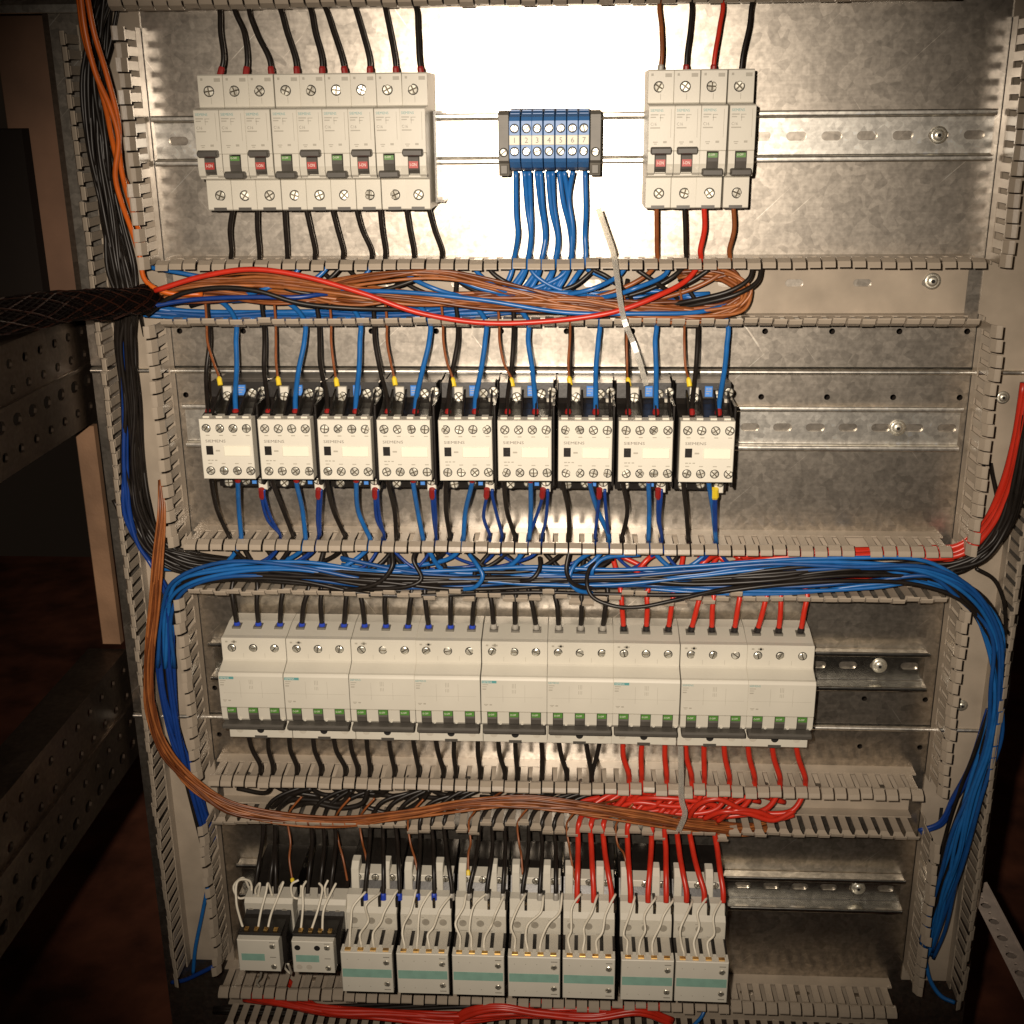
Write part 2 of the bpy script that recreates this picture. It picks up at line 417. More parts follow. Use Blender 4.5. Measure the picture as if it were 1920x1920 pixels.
# ------------------------------------------------------------------ DIN rails with slots and fixing screws
def rail(zc, x0, x1, h, phase, label, screws, steel='rail_steel'):
    root = empty('din_rail', ((x0+x1)/2, zc, 0)); tag(root, label, 'rail', 'DIN rails carrying the devices')
    X0, X1 = -(x1-x0)/2, (x1-x0)/2; mid = (x0+x1)/2
    mb = MB()
    hs = []
    x = phase
    while x < x1-6:
        if x > x0+9: hs.append((x-mid, 0, 14.5, 6.2))
        x += 25
    mb.holed(X0, X1, -12.5, 12.5, 1.6, hs, 1.2, 4)
    for s in (1, -1):
        arc = lambda cz, cd, r, a0, a1: [(cz+r*math.cos(math.radians(a0+(a1-a0)*t/4)), cd+r*math.sin(math.radians(a0+(a1-a0)*t/4))) for t in range(5)]
        pr = [(12.4, 1.6)]+arc(12.2, 2.8, 1.2, -80, 0)+arc(14.8, h-1.5, 1.4, 180, 95)+arc(16.6, h-1.2, 1.1, 88, -60)+[(16.0, h-2.0), (14.9, h-2.2), (14.6, 1.0), (12.5, 0.4)]
        MB().prism([(s*z, d) for z, d in pr], X0, X1).build('flange', steel, root, smooth='auto')
    mb.build('web', steel, root)
    for sx in screws:
        w = MB(); w.ring(0, 0, 1.6, 2.6, 2.5, 6.2, 20); w.build('washer', 'zinc_screw', root, (sx-mid, 0, 0), True)
        q = MB(); q.cyl(0, 0, 2.0, 3.4, 4.6, 16, 3.9, 1.0); q.mi = 0
        sc = q.build('screw', 'zinc_screw', root, (sx-mid, 0, 0), True)
        MB().cyl(0, 0, 4.1, 4.55, 1.4, 6).build('socket', 'dark_hole', sc)
    return root
rail(-21.5, -48, 557, 7.5, 419.2-25*20, 'bright slotted rail behind the single-pole breakers and blue terminals', [PX(1760, 252, 2)[0]])
rail(-236.5, -46, 557, 7.5, 397.9-25*20, 'slotted steel rail behind the nine black and white contactors', [PX(1683, 803, 2)[0]])
rail(-438.5, -42, 551, 15, 414-25*20, 'deep slotted rail behind the three-pole breakers', [PX(1647, 1267, 2)[0]], 'rail_bright')
rail(-655, -36, 552, 15, 414.3-25*20, 'deep slotted rail behind the bottom contactor row', [PX(1608, 1677, 2)[0]], 'rail_bright')

# loose fixings on the plates and duct bases
def fixing(px, py, d, r, label):
    x, z = PX(px, py, d)
    q = MB(); q.ring(0, 0, 0, 0.9, r*0.45, r, 20); q.cyl(0, 0, 0.3, 1.9, r*0.72, 16, r*0.62, 0.8)
    o = q.build('fixing_screw', 'zinc_screw', None, (x, z, d), True); tag(o, label, 'screw', 'fixing screws')
    MB().cyl(0, 0, 2.5, 2.85, r*0.25, 6).build('socket', 'dark_hole', o)
fixing(1748, 527, 1.7, 6.2, 'round screw with washer at the right end of the upper duct floor')
fixing(1880, 745, 1.6, 5.0, 'small screw in the right duct floor beside the contactor rail')
fixing(1803, 1322, 1.6, 5.0, 'small screw in the right duct floor beside the three-pole breakers')

def recentre(root, loc):
    v = W(*loc); root.location = v
    for c in root.children: c.location = c.location-v
for r in [o for o in COL.objects if o.name.startswith('wiring_duct')]:
    ws = [c for c in r.children if c.name.startswith('finger')]
    m = sum((c.location for c in ws), Vector())/len(ws)
    recentre(r, (m.x/S, m.z/S, 0))

# ------------------------------------------------------------------ shared small meshes
def screw_mesh(r, cuts, rot, slot=0.16, rim=True):
    q = MB(); q.screw(0, 0, 0, r, 0.9, cuts, rot, slot)
    if rim: q.mi = 2; q.ring(0, 0, -0.3, 0.12, r*0.98, r*1.2, 14)
    return q.mesh('terminal_screw', ['zinc_screw', 'screw_slot', 'dark_hole'])
SCREWS = [screw_mesh(3.1, 2, a) for a in (0.2, 0.7, 1.1, 1.5)]
SCREWS_B = [screw_mesh(2.9, 1, a) for a in (0.3, 0.9, 1.6, 2.4, 2.9)]
SCREWS_S = [screw_mesh(2.75, 2, a, 0.15) for a in (0.15, 0.6, 1.0, 1.35)]
def put_screw(root, x, z, d, pool=None):
    o = link('terminal_screw', random.choice(pool or SCREWS), root, (x, z, d)); o.rotation_euler = (math.radians(random.uniform(-5, 5)), random.uniform(0, 6.28), math.radians(random.uniform(-5, 5))); return o
def prints(root, rows, m='print_grey', d=0):
    """flat printed marks: rows of (x, z, w, h)"""
    q = MB()
    for x, z, w, h in rows: q.add([(x, z, d), (x+w, z, d), (x+w, z+h, d), (x, z+h, d)], [(0, 1, 2, 3)])
    o = q.build('print', m, root); o['kind'] = 'stuff'; return o
def text(root, s, size, m, x, z, d, sq=1.0):
    return link('lettering', text_mesh(s, size, m, sq), root, (x, z, d))
def toggle_side(on):
    """profile (z, d) of the dark lever drum"""
    return [(-20.6, 56), (-20.3, 62.5), (-18, 65.6), (-13.5, 67), (-9.5, 66), (-7.6, 63), (-7.4, 56)]

# ------------------------------------------------------------------ single-pole breakers
def make_breaker(on, w=17.45):
    h = w/2; root = empty('circuit_breaker', (0, 0, 0))
    q = MB()
    body = [(-45.4, 9), (-45.4, 49), (-44.6, 50), (-25, 50), (-24.2, 51), (-23.4, 56), (-7, 56), (-7, 65.2), (-6.2, 66), (21.8, 66), (22.5, 65.2), (23.4, 51), (24.2, 50), (44.4, 50), (45.2, 49), (45.2, 9)]
    q.prism(body, -h, h, 0.25)
    cheek = [(-23.2, 55.9), (-22.6, 62.2), (-20.8, 64.6), (-15, 65.9), (-6.9, 65.6), (-6.9, 55.9)]
    q.prism(cheek, -h+0.1, -3.9, 0.2); q.prism(cheek, 3.9, h-0.1, 0.2)
    q.box(-h+0.1, h-0.1, -23.3, -21.2, 55.9, 62.4, 0.5)
    q.build('housing', 'housing', root)
    MB().box(-4.6, 4.6, -45.55, -43.3, 20, 50.12).build('wire_entry', 'toggle_grey', root)
    t = MB(); t.prism(toggle_side(on), -3.6, 3.6, 0.2)
    zb = -6.2 if on else -20.2
    bar = [(zb-2.4, 62), (zb-2.6, 70), (zb-1.6, 72.4), (zb+1.2, 72.6), (zb+2.4, 70.6), (zb+2.2, 62)]
    t.prism(bar, -6.9, 6.9, 0.7)
    tg = t.build('toggle', 'toggle_grey', root)
    if on:
        MB().box(-3.2, 3.2, -16.6, -12.0, 66.3, 67.35).build('indicator', 'red_mark', tg)
        text(tg, 'I-ON', 2.0, 'mark_white', -2.5, -14.2, 67.42, 0.75)
    else:
        MB().box(-3.2, 3.2, -11.0, -8.0, 63.6, 66.7).build('indicator', 'green_mark', tg)
        text(tg, 'O-OFF', 1.3, 'mark_white', -2.9, -9.2, 66.76, 0.8)
    put_screw(root, -1.2, 34.3, 50.1); put_screw(root, 0.6, -35.2, 50.1)
    text(root, 'SIEMENS', 1.7, 'teal_print', -7.6, 19.3, 66.06, 0.95)
    text(root, 'C16', 1.9, 'print_grey', -7.4, 10.6, 66.06, 0.9)
    prints(root, [(-7.4, 16.2, 5.2, .7), (-7.4, 14.6, 3.6, .7), (-1.2, 16.2, 3.4, .5), (-1.2, 14.4, 2.4, .5), (-7.4, 7.8, 6.6, .8), (-1, 12.4, .35, 4)], 'print_light', 66.06)
    prints(root, [(-5.4, -1.2, 3.2, .6), (-4.8, -2.4, 2, .6), (1.4, -1.6, 2.4, 1.4), (h-2.6, 2, .3, 18)], 'print_light', 66.07)
    prints(root, [(-6.6, 41.2, 1.6, 1.6), (2.8, 40.4, 4.4, 2.4), (-.2, 26, .35, 4)], 'print_light', 50.06)
    MB().ring(h-1.6, -17.8, 65, 66.3, .5, 1.0, 8).build('eyelet', 'housing', root)
    return root
proto = {s: make_breaker(s) for s in (True, False)}
used = set()
def clone(key, src):
    if key in used: return copy_tree(src)
    used.add(key); return src
stateL = [1, 0, 1, 0, 1, 0, 1, 0, 1]; stateR = [1, 1, 0, 0]
MCB_X = []
for i, s in enumerate(stateL):
    o = clone(('b', s), proto[bool(s)]); x = 1.7+17.66*(i+0.5); o.location = W(x, -22.2, 0); MCB_X.append(x)
    pos = ['leftmost', 'second', 'third', 'fourth', 'fifth', 'sixth', 'seventh', 'eighth', 'ninth and last'][i]
    tag(o, f'{pos} beige single-pole breaker in the top left row, toggle {"up showing red" if s else "down showing green"}', 'circuit breaker', 'single-pole breakers in the top left row')
for i, s in enumerate(stateR):
    o = clone(('b', s), proto[bool(s)]); x = 309.3+17.85*(i+0.5); o.location = W(x, -22.2, 0); MCB_X.append(x)
    tag(o, f'{ORD[i]} of the four breakers right of the blue terminals, toggle {"up" if s else "down"}', 'circuit breaker', 'four single-pole breakers at top right')
# transparent end stop beside the left row
o = MB(); o.box(0, 1.4, -64, -2, 2, 34); o.box(1.4, 5.6, -64, -62.4, 2, 30); o.box(1.4, 5.6, -4, -2, 2, 30)
tag(o.build('end_stop', 'tie', None, (162.0, 0, 0)), 'narrow translucent end stop beside the ninth breaker of the top left row', 'end stop')

# ------------------------------------------------------------------ three-pole breakers
def make_three_pole(w=51.85):
    h = w/2; p = w/3; root = empty('three_pole_breaker', (0, 0, 0))
    q = MB()
    body = [(-44.2, 9), (-44.2, 49), (-43.4, 50), (-26, 50), (-24.6, 51), (-23.6, 56), (-8.4, 56), (-8.2, 65.4), (-7.4, 66), (19.6, 66), (21.2, 65.4), (22.2, 64.6), (22.4, 62), (26.0, 51.5), (27.0, 50), (44.2, 50), (45.2, 48.8), (45.4, 44), (49.4, 24), (49.4, 9)]
    q.prism(body, -h, h, 0.3)
    for k in range(4):                       # cheeks between the levers
        a = -h+0.15 if k == 0 else -h+p*k-p/2+4.0
        b = h-0.15 if k == 3 else -h+p*(k+0.5)-4.0
        q.prism([(-21, 55.9), (-20.6, 63), (-18.4, 65), (-8.3, 65.8), (-8.3, 55.9)], a, b, 0.2)
    q.build('housing', 'housing', root)
    bar = MB(); bar.prism([(-25.0, 60), (-25.4, 69), (-24.4, 71), (-22.2, 71.2), (-20.9, 69.8), (-20.9, 60)], -h+1.2, h-1.2, 0.5)
    hb = bar.build('handle_bar', 'toggle_grey', root)
    for k in range(3):
        x = -h+p*(k+0.5)
        t = MB().prism([(-21.2, 56), (-21, 63), (-18.5, 65), (-14, 66.2), (-10.5, 65.4), (-8.5, 62), (-8.4, 56)], x-3.7, x+3.7, 0.15).build('toggle', 'toggle_grey', root)
        MB().box(x-3.5, x+3.5, -12.4, -8.5, 62.5, 65.95).build('indicator', 'green_mark', t)
        text(t, 'O-OFF', 1.5, 'mark_white', x-3.1, -10.4, 66.0, 0.75)
        put_screw(root, x-0.4, 37.0, 50.1, SCREWS_B)
        MB().ring(x, -36.6, 49.0, 50.12, 3.0, 3.35, 14).build('terminal_rim', 'housing', root)
        MB().cyl(x, -36.6, 48.0, 50.06, 3.1, 14).build('terminal_hole', 'dark_hole' if k == 1 else 'grey_grip', root)
        q = MB(); q.box(x-3.4, x+3.4, 47.0, 48.8, 26, 36, 0.4); q.build('terminal_mouth', 'clamp_grey', root)
        MB().ring(x+6.4, -18.2, 64.6, 65.8, .5, 1.1, 8).build('eyelet', 'cover_white', root)
    MB().box(-5.2, 5.2, -44.4, -41.8, 30, 50.1).build('rail_clip', 'toggle_grey', root)
    prints(root, [(-h+1.2, 15.6, 4.6, .6), (-h+1.2, 13.8, 3.4, .6), (-h+1.2, 11.6, 3.0, .9), (-1.4, 13, .35, 4), (-.2, 13, .35, 4), (1.0, 13, .35, 4), (-1.4, 8.6, .35, 3), (-.2, 8.6, .35, 3), (1.0, 8.6, .35, 3)], 'print_light', 66.06)
    prints(root, [(-h+2.2, -1.6, 3.4, .6), (-h+2.8, -2.6, 2, .5), (-h+6.6, -2.2, 2, 1.1), (-h+p-.15, 1, .2, 15), (-h+2*p-.15, 1, .2, 15), (-h+3, 5, w-6, .18)], 'print_light', 66.07)
    prints(root, [(-h+8, 41.6, 4.6, 1.4), (-h+9.4, 40.8, 1.8, 3.0), (-h+3.2, 41.6, 2, 1.4), (-h+p-.1, 28.5, .25, 4), (-h+2*p-.1, 28.5, .25, 4)], 'print_light', 50.06)
    return root
proto3 = make_three_pole(); X3 = []
flag = [1, 1, 0, 0, 1, 0, 1, 0, 0]
row3 = [proto3]+[copy_tree(proto3) for _ in range(8)]
for i in range(9):
    o = row3[i]
    x = -18.9+52.2*(i+0.5); X3.append(x); o.location = W(x, -445.0, 0)
    if flag[i]:
        f = MB().box(-25.2, -13.6, 17.2, 19.4, 65.9, 66.1).build('brand_plate', 'teal_print', o)
        text(f, 'SIEMENS', 1.4, 'mark_white', -24.8, 18.3, 66.16, 1.0)
    else: text(o, 'SIEMENS', 1.6, 'teal_print', -25.2, 18.3, 66.06, 1.0)
    pos = ['leftmost', 'second', 'third', 'fourth', 'fifth', 'sixth', 'seventh', 'eighth', 'rightmost'][i]
    fer = 'blue' if i < 4 else ('grey' if i < 6 else 'black')
    tag(o, f'{pos} white three-pole breaker in the long row, fed by {"red" if i > 5 else "black"} wires with {fer} ferrules', 'circuit breaker', 'three-pole breakers in the third row')

# ------------------------------------------------------------------ contactors of the second row
def make_contactor():
    root = empty('contactor', (0, 0, 0))                      # x 0 = middle of the white cover, z 0 = its middle
    q = MB(); q.box(-20.6, 20.9, -27.5, 38, 4, 30, 0.6); q.box(-20.4, 20.7, -38, -24, 4, 36, 0.8)
    q.build('base', 'black_plastic', root)
    q = MB()
    q.prism([(-38.5, 8), (-40.5, 40), (-40, 52), (-30, 53), (-24, 56), (-24, 80), (22.4, 80), (24.5, 66), (27, 58), (30, 53), (41, 52), (41, 42), (37, 20), (37, 8)], -20.0, 20.0, 0.5)
    q.box(19.4, 21.2, -30, 30, 10, 78, 0.5)
    q.build('body', 'black_plastic', root)
    for x in (-12.4, -2.5, 7.6, 17.4):
        MB().prism([(23.2, 60), (23.2, 79), (27, 74), (33, 62), (36, 52.5), (30, 52.5)], x-0.7, x+0.7).build('barrier', 'black_plastic', root)
    q = MB(); q.box(-19.05, 19.05, -22.3, 22.3, 79.6, 91, 0.5)
    for k in range(4): q.box(-17.2+9.6*k, -12.4+9.6*k, 22.1, 23.6, 80, 87, 0.3)
    cov = q.build('front_cover', 'cover_white', root)
    for row, z in ((0, 15.6), (1, -16.0)):
        for k in range(4):
            x = -13.9+9.75*k+0.6*row
            put_screw(root, x, z, 91.1, SCREWS_S)
    MB().box(-15.2, -10.2, -4.0, 2.6, 90.4, 91.25).build('position_window', 'black_plastic', root)
    MB().ring(-12.7, -0.7, 91, 91.4, 1.2, 1.7, 6).build('window_slider', 'black_plastic', root)
    MB().box(-2.2, 17.0, -4.8, 2.6, 90.8, 91.7, 0.3).build('label_plate', 'label_paper', root)
    text(root, 'SIEMENS', 2.05, 'print_dark', -15.4, 6.2, 91.06, 1.35)
    prints(root, [(-14.8, -8.6, 2.0, .8), (-12.2, -8.6, 1.6, .8), (-9.6, -8.6, 1.8, .8), (-8.4, -1.6, 3.2, 1.2)] + [(-14.6+9.7*k, 10.1, 2.8, .7) for k in range(4)] + [(-14.6+9.7*k, -10.9, 2.8, .7) for k in range(4)], 'print_light', 91.06)
    # coil terminals on the lower level
    t = MB().box(-10.2, -3.8, 26, 38.2, 46, 56, 0.6).build('coil_terminal', 'cover_white', root)
    s = put_screw(root, -7.0, 31.0, 56.1)
    MB().box(0.8, 6.4, 31.2, 39.0, 48, 54.5, 0.4).build('type_label', 'blue_label', root)
    prints(root, [(1.5, 37, 1.6, .5), (3.6, 37, 2, .5), (1.5, 35.2, 3.6, .5), (1.5, 33.4, 2.4, .5)], 'print_light', 54.58)
    put_screw(root, 11.0, 33.0, 53.2); put_screw(root, 18.4, 34.4, 52.4)
    MB().box(14.8, 20.4, 26.6, 30.2, 46, 57, 0.5).build('spring_clip', 'grey_grip', root)
    t = MB().box(10.9, 17.6, -41.5, -30.6, 40, 56, 0.6).build('coil_terminal', 'cover_white', root)
    put_screw(root, 14.2, -33.4, 56.1)
    put_screw(root, 0.8, -35.4, 53.2); put_screw(root, -12.5, -36.6, 53.2)
    MB().box(5.6, 9.0, -37.5, -34.6, 50, 54.2, 0.3).build('type_label', 'blue_label', root)
    return root
protoc = make_contactor(); XC = []
for i in range(9):
    o = protoc if i == 0 else copy_tree(protoc)
    x = 12.5+42.86*i; XC.append(x); o.location = W(x, -231.6, 0)
    pos = ['leftmost', 'second', 'third', 'fourth', 'fifth and middle', 'sixth', 'seventh', 'eighth', 'rightmost'][i]
    tag(o, f'{pos} black contactor with white eight-screw front in the second row', 'contactor', 'black and white contactors in the second row')

# ------------------------------------------------------------------ blue feed-through terminals between two dark end clamps
def make_terminal(w=7.75):
    root = empty('terminal_block', (0, 0, 0)); h = w/2
    q = MB(); q.prism([(-21, 9), (-21, 30), (-18.5, 44), (-14.5, 52), (-12, 55), (12.5, 55), (15, 52), (18.5, 42), (20.5, 30), (20.5, 9)], -h+0.15, h-0.15, 0.3)
    q.build('housing', 'blue_terminal', root)
    for k, z in enumerate((19.2, 17.0)):
        MB().box(-h+0.8, h-0.8, z-.4, z+.4, 30, 42 if k == 0 else 46.5).build('rib', 'blue_terminal', root)
    put_screw(root, 0, 7.6, 55.1, SCREWS_T); put_screw(root, 0, -7.4, 55.1, SCREWS_T)
    MB().box(-h+0.3, h-0.3, -3.2, 3.2, 54, 56.6, 0.4).build('marker', 'label_paper', root)
    return root
SCREWS_T = [screw_mesh(2.6, 1, a) for a in (0.3, 0.9, 1.6, 2.4, 2.9)]
prott = make_terminal()
trow = [prott]+[copy_tree(prott) for _ in range(6)]
for i in range(7):
    o = trow[i]; o.location = W(215.6+7.9*(i+0.5), -21.4, 0)
    text(o, str(i+1), 3.6, 'print_dark', -1.2, 0, 56.68)
    tag(o, f'{["leftmost","second","third","fourth","fifth","sixth","rightmost"][i]} blue rail terminal block between the dark end clamps', 'terminal block', 'blue rail terminals')
for s, x in ((0, 211.8), (1, 274.9)):
    root = empty('end_clamp', (x, -23, 0))
    q = MB(); q.prism([(-22.5, 6), (-22.5, 44), (-14, 47), (-12, 51), (18, 51), (20.8, 46), (20.8, 6)], -3.7, 3.7, 0.4); q.build('housing', 'clamp_grey', root)
    for k in range(6): MB().box(-3.5, 3.5, 8+1.7*k, 8.7+1.7*k, 50.5, 51.5).build('rib', 'clamp_grey', root)
    put_screw(root, 0, -6.5, 51.2, SCREWS_T); MB().box(-2.4, 2.4, -21, -15, 44.5, 48, 0.4).build('foot', 'clamp_grey', root)
    tag(root, ['dark grey end clamp left of the blue terminals', 'dark grey end clamp right of the blue terminals, in the glare'][s], 'end clamp', 'end clamps of the blue terminals')

# ------------------------------------------------------------------ motor contactors of the bottom row
def make_motor_contactor():
    root = empty('motor_contactor', (0, 0, 0))          # x 0 = middle, z 0 = middle of the aux front, d from the plate
    q = MB(); q.prism([(-36, 12), (-36, 74), (-28, 86), (30, 86), (40, 66), (52, 56), (56, 40), (56, 12)], -21.6, 21.6, 0.5)
    q.build('body', 'black_plastic', root)
    q = MB()
    q.prism([(16.8, 80), (16.8, 88), (34.6, 88), (38.2, 84), (47, 80.5), (47, 72), (20, 72)], -21.0, 21.0, 0.4)
    q.box(-7, 4.6, 11.8, 17.2, 80, 88.2, 0.4)
    q.build('terminal_cover', 'housing', root)
    for k in range(3):
        x = -14.6+14.4*k
        MB().cyl(x, 27.2, 87.5, 88.2, 3.15, 16).build('screw_hole', 'hole_grey', root)
        MB().box(x+5.9, x+8.1, 39.5, 48, 70, 86).build('entry_slot', 'black_plastic', root)
    prints(root, [(-18+14.4*k, 31.6, 2, .6) for k in range(3)]+[(-17, 19.6, 6, .7), (6, 19.6, 4, .6)], 'print_light', 88.06)
    for x in (-17.6, 8.2):
        q = MB(); q.prism([(40, 50), (40, 66), (60, 64), (64, 58), (64, 50)], x-2.4, x+4.2, 0.5)
        t = q.build('coil_terminal', 'cover_white', root)
    MB().box(-20, 20.5, 47.5, 54, 46, 62, 0.6).build('terminal_strip', 'cover_white', root)
    for x in (-15, 0, 14): put_screw(root, x, 50.8, 62.1, SCREWS_S)
    # auxiliary block on the front
    q = MB(); q.prism([(-19, 86), (-19, 112), (16.6, 112), (16.6, 104), (18.6, 86)], -21.4, 21.4, 0.4); q.build('auxiliary_body', 'black_plastic', root)
    q = MB(); q.box(-20.9, 20.9, -19.4, 19.4, 108, 118, 0.5); q.build('auxiliary_front', 'cover_white', root)
    for k in range(4):
        x = -15.4+10.3*k
        q = MB(); q.prism([(18.4, 90), (20.6, 90), (19.9, 112), (18.2, 112)], x-3.7, x+3.7, 0.3); q.build('push_tab', 'grey_grip', root)
        MB().box(x-2.4, x+2.4, 18.6, 20.3, 112.6, 116.2, 0.2).build('contact', 'brass', root)
    MB().box(-20.0, 20.0, -4.6, 3.4, 117.6, 118.14).build('label_strip', 'teal_strip', root)
    for z in (10.2, -10.6):
        MB().cyl(16.0, z, 117.2, 118.1, 2.9, 16).build('recess', 'grey_grip', root)
        put_screw(root, 16.0, z, 117.9, SCREWS_V)
    prints(root, [(13.6, 15, 5.2, .8), (13.6, -16.6, 5.2, .8)], 'print_grey', 118.06)
    prints(root, [(-16+9*k, 12.2, .7, .7) for k in range(3)]+[(-16+9*k, -14, .7, .7) for k in range(3)], 'print_light', 118.06)
    return root
SCREWS_V = [screw_mesh(2.3, 2, a, 0.14, False) for a in (0.2, 0.7, 1.1)]
protom = make_motor_contactor(); XM = []
for i in range(7):
    o = protom if i == 0 else copy_tree(protom); x = 97.9+45.0*i; XM.append(x); o.location = W(x, -663.6, 0)
    pos = ['leftmost', 'second', 'third', 'fourth and middle', 'fifth', 'sixth', 'rightmost'][i]
    tag(o, f'{pos} of the seven motor contactors with a full-width teal stripe, bottom row', 'contactor', 'motor contactors in the bottom row')
def make_small_contactor(holes):
    root = empty('small_contactor', (0, 0, 0))
    q = MB(); q.prism([(-32, 12), (-32, 80), (-14, 108), (12, 108), (19, 90), (28, 82), (33, 50), (33, 12)], -16.5, 21.4, 0.5); q.build('body', 'black_plastic', root)
    q = MB(); q.prism([(12, 80), (12, 86.5), (28, 88), (31.5, 85), (31.5, 70), (14, 70)], -17.6, 23.0, 0.4)
    q.box(18.2, 23.0, -14, 12.2, 70, 86.5, 0.4); q.build('terminal_cover', 'housing', root)
    for k in range(4): MB().cyl(-12.5+9.4*k, 20.6, 86.4, 87.9, 2.5, 14).build('screw_hole', 'hole_grey', root)
    q = MB(); q.box(-16.6, 17.4, -15.1, 15.1, 106, 118, 0.5); q.build('auxiliary_front', 'cover_white', root)
    for k in range(4): MB().box(-12.4+8.0*k, -9.0+8.0*k, 16.6, 19, 106, 110.4, 0.3).build('contact', 'brass', root)
    q = MB(); q.box(-17, 18.4, 14.8, 17.6, 90, 112, 0.3); q.build('auxiliary_body', 'black_plastic', root)
    MB().box(-13.8, 5.2, -4.6, 2.0, 117.6, 118.14).build('label_strip', 'teal_strip', root)
    for z in (9.6, -10.2):
        MB().cyl(12.2, z, 117.2, 118.1, 2.7, 16).build('recess', 'grey_grip', root); put_screw(root, 12.2, z, 117.9, SCREWS_V)
    if holes:
        for x, z in ((-12, 9), (4, 9), (-11.4, -9.6), (-3.4, -9.6)): MB().cyl(x, z, 117.4, 118.12, 2.5, 14).build('socket', 'dark_hole' if z > 0 else 'grey_grip', root)
    prints(root, [(9.6, -1.4, 5, .7), (9.8, 12.9, 4.6, .6)], 'print_grey', 118.06)
    return root
for i in range(2):
    o = make_small_contactor(i); o.location = W(9.6+44.6*i, -650.2, 0)
    tag(o, ['leftmost small contactor with a short teal stripe, bottom left corner of the row', 'second small contactor, short teal stripe and four round sockets on its front'][i], 'contactor', 'small contactors at the bottom left')

# ------------------------------------------------------------------ wires
def spline(P, per=7):
    P = [Vector(p) for p in P]
    if len(P) == 2: return [tuple(P[0].lerp(P[1], i/6)) for i in range(7)]
    Q = [P[0]*2-P[1]]+P+[P[-1]*2-P[-2]]; out = []
    for i in range(1, len(Q)-2):
        a, b, c, e = Q[i-1], Q[i], Q[i+1], Q[i+2]
        t0 = 0; t1 = max((b-a).length, .01)**.5; t2 = t1+max((c-b).length, .01)**.5; t3 = t2+max((e-c).length, .01)**.5
        for k in range(per):
            t = t1+(t2-t1)*k/per
            A1 = a*((t1-t)/(t1-t0))+b*((t-t0)/(t1-t0)); A2 = b*((t2-t)/(t2-t1))+c*((t-t1)/(t2-t1)); A3 = c*((t3-t)/(t3-t2))+e*((t-t2)/(t3-t2))
            B1 = A1*((t2-t)/(t2-t0))+A2*((t-t0)/(t2-t0)); B2 = A2*((t3-t)/(t3-t1))+A3*((t-t1)/(t3-t1))
            out.append(tuple(B1*((t2-t)/(t2-t1))+B2*((t-t1)/(t2-t1))))
    out.append(tuple(P[-1])); return out
def world_pts(pts):
    out = []
    for p in pts:
        if len(p) >= 4: out.append(tuple(p[:3]))       # already X, Z, d
        else: x, z = PX(*p); out.append((x, z, p[2]))
    for i, p in enumerate(pts):                        # ease the neighbours of a snapped gap sideways
        if len(p) == 5:
            for k, wgt in ((1, 0.92), (2, 0.45)):
                for j in (i-k, i+k):
                    if 0 <= j < len(pts) and len(pts[j]) == 3 and j not in (0, len(pts)-1):
                        out[j] = (out[j][0]+p[4]*wgt, out[j][1], out[j][2])
    return out
def wire(pts, r, m, label, group, name=None, f0=None, f1=None, fl=7.0, fr=1.32, per=7, n=8):
    """insulated wire through pixel+depth (or X, Z, d, 'w') points, optional ferrule at its start (f0) or end (f1)"""
    P = spline(world_pts(pts), per); c = P[len(P)//2]
    nm = name or (m.replace('wire_', '')+'_wire')
    o = MB().tube(P, r, n).build(nm, m, None, c, True, c)
    tag(o, label, 'wire', group)
    for fm, end in ((f0, 0), (f1, 1)):
        if not fm: continue
        seq = P if not end else P[::-1]
        a = Vector(seq[0]); acc = 0; k = 0
        while k < len(seq)-1 and acc < fl: acc += (Vector(seq[k+1])-Vector(seq[k])).length; k += 1
        dirv = (Vector(seq[max(k, 1)])-a).normalized()
        L = [tuple(a-dirv*0.6+Vector((0, 0, 0.0))), tuple(a+dirv*fl*0.75), tuple(a+dirv*fl)]
        MB().tube([L[0], L[1], L[2]], lambda t: r*fr if t < 0.9 else r*1.12, 10).build('ferrule', fm, o, tuple(-Vector(c)), False)
    return o
UW = (DX0, DX1)
def gapw(px, py, d, zw, rng=UW):
    """point where a wire slips between two duct fingers of the wall at height zw"""
    x, z = PX(px, py, d); g = gap_x(rng[0], rng[1], x); return (g, zw, d, 'w', g-x)
def off(p, dx, dz, d): return (p[0]+dx, p[1]+dz, d, 'w')
R = random.uniform
# --- top row: black wires down from the topmost duct
tx = [413, 461, 509, 557, 604, 647, 694, 743, 790]; t0 = [397, 433, 477, 531, 581, 620, 668, 727, 787]
mids = [(401, 60), (452, 60), (490, 60), (545, 60), (592, 60), (637, 60), (683, 60), (737, 60), (792, 60)]
G = 'black wires above the top left breakers'
for i in range(9):
    g = gapw(t0[i], 0, 30, 67, (-62, 520))
    wire([off(g, R(-20, 20), 14, 16), g, (mids[i][0], mids[i][1], 36), (tx[i], 110, 40), (tx[i], 139, 41)], 1.75, 'wire_black',
         f'black wire with red ferrule entering the {ORD[i]} top left breaker from above', G, f1='ferrule_red', fl=5)
bx = [437, 482, 533, 573, 622, 667, 712, 761, 803]; b1 = [432, 483, 535, 580, 630, 676, 713, 764, 808]; b2 = [436, 487, 537, 586, 638, 691, 716, 768, 816]
G = 'black wires below the top left breakers'
for i in range(9):
    g = gapw(b2[i], 490, 27, -105)
    s = random.choice((-1, 1))
    wire([(bx[i], 388, 40), (b1[i], 430, 36), (b2[i], 470, 31), g, off(g, s*6, -12, 20), off(g, s*22, -24, 14), off(g, s*60, -30-R(0, 6), 12)], 1.75, 'wire_black',
         f'black wire leaving the bottom of the {ORD[i]} top left breaker', G)
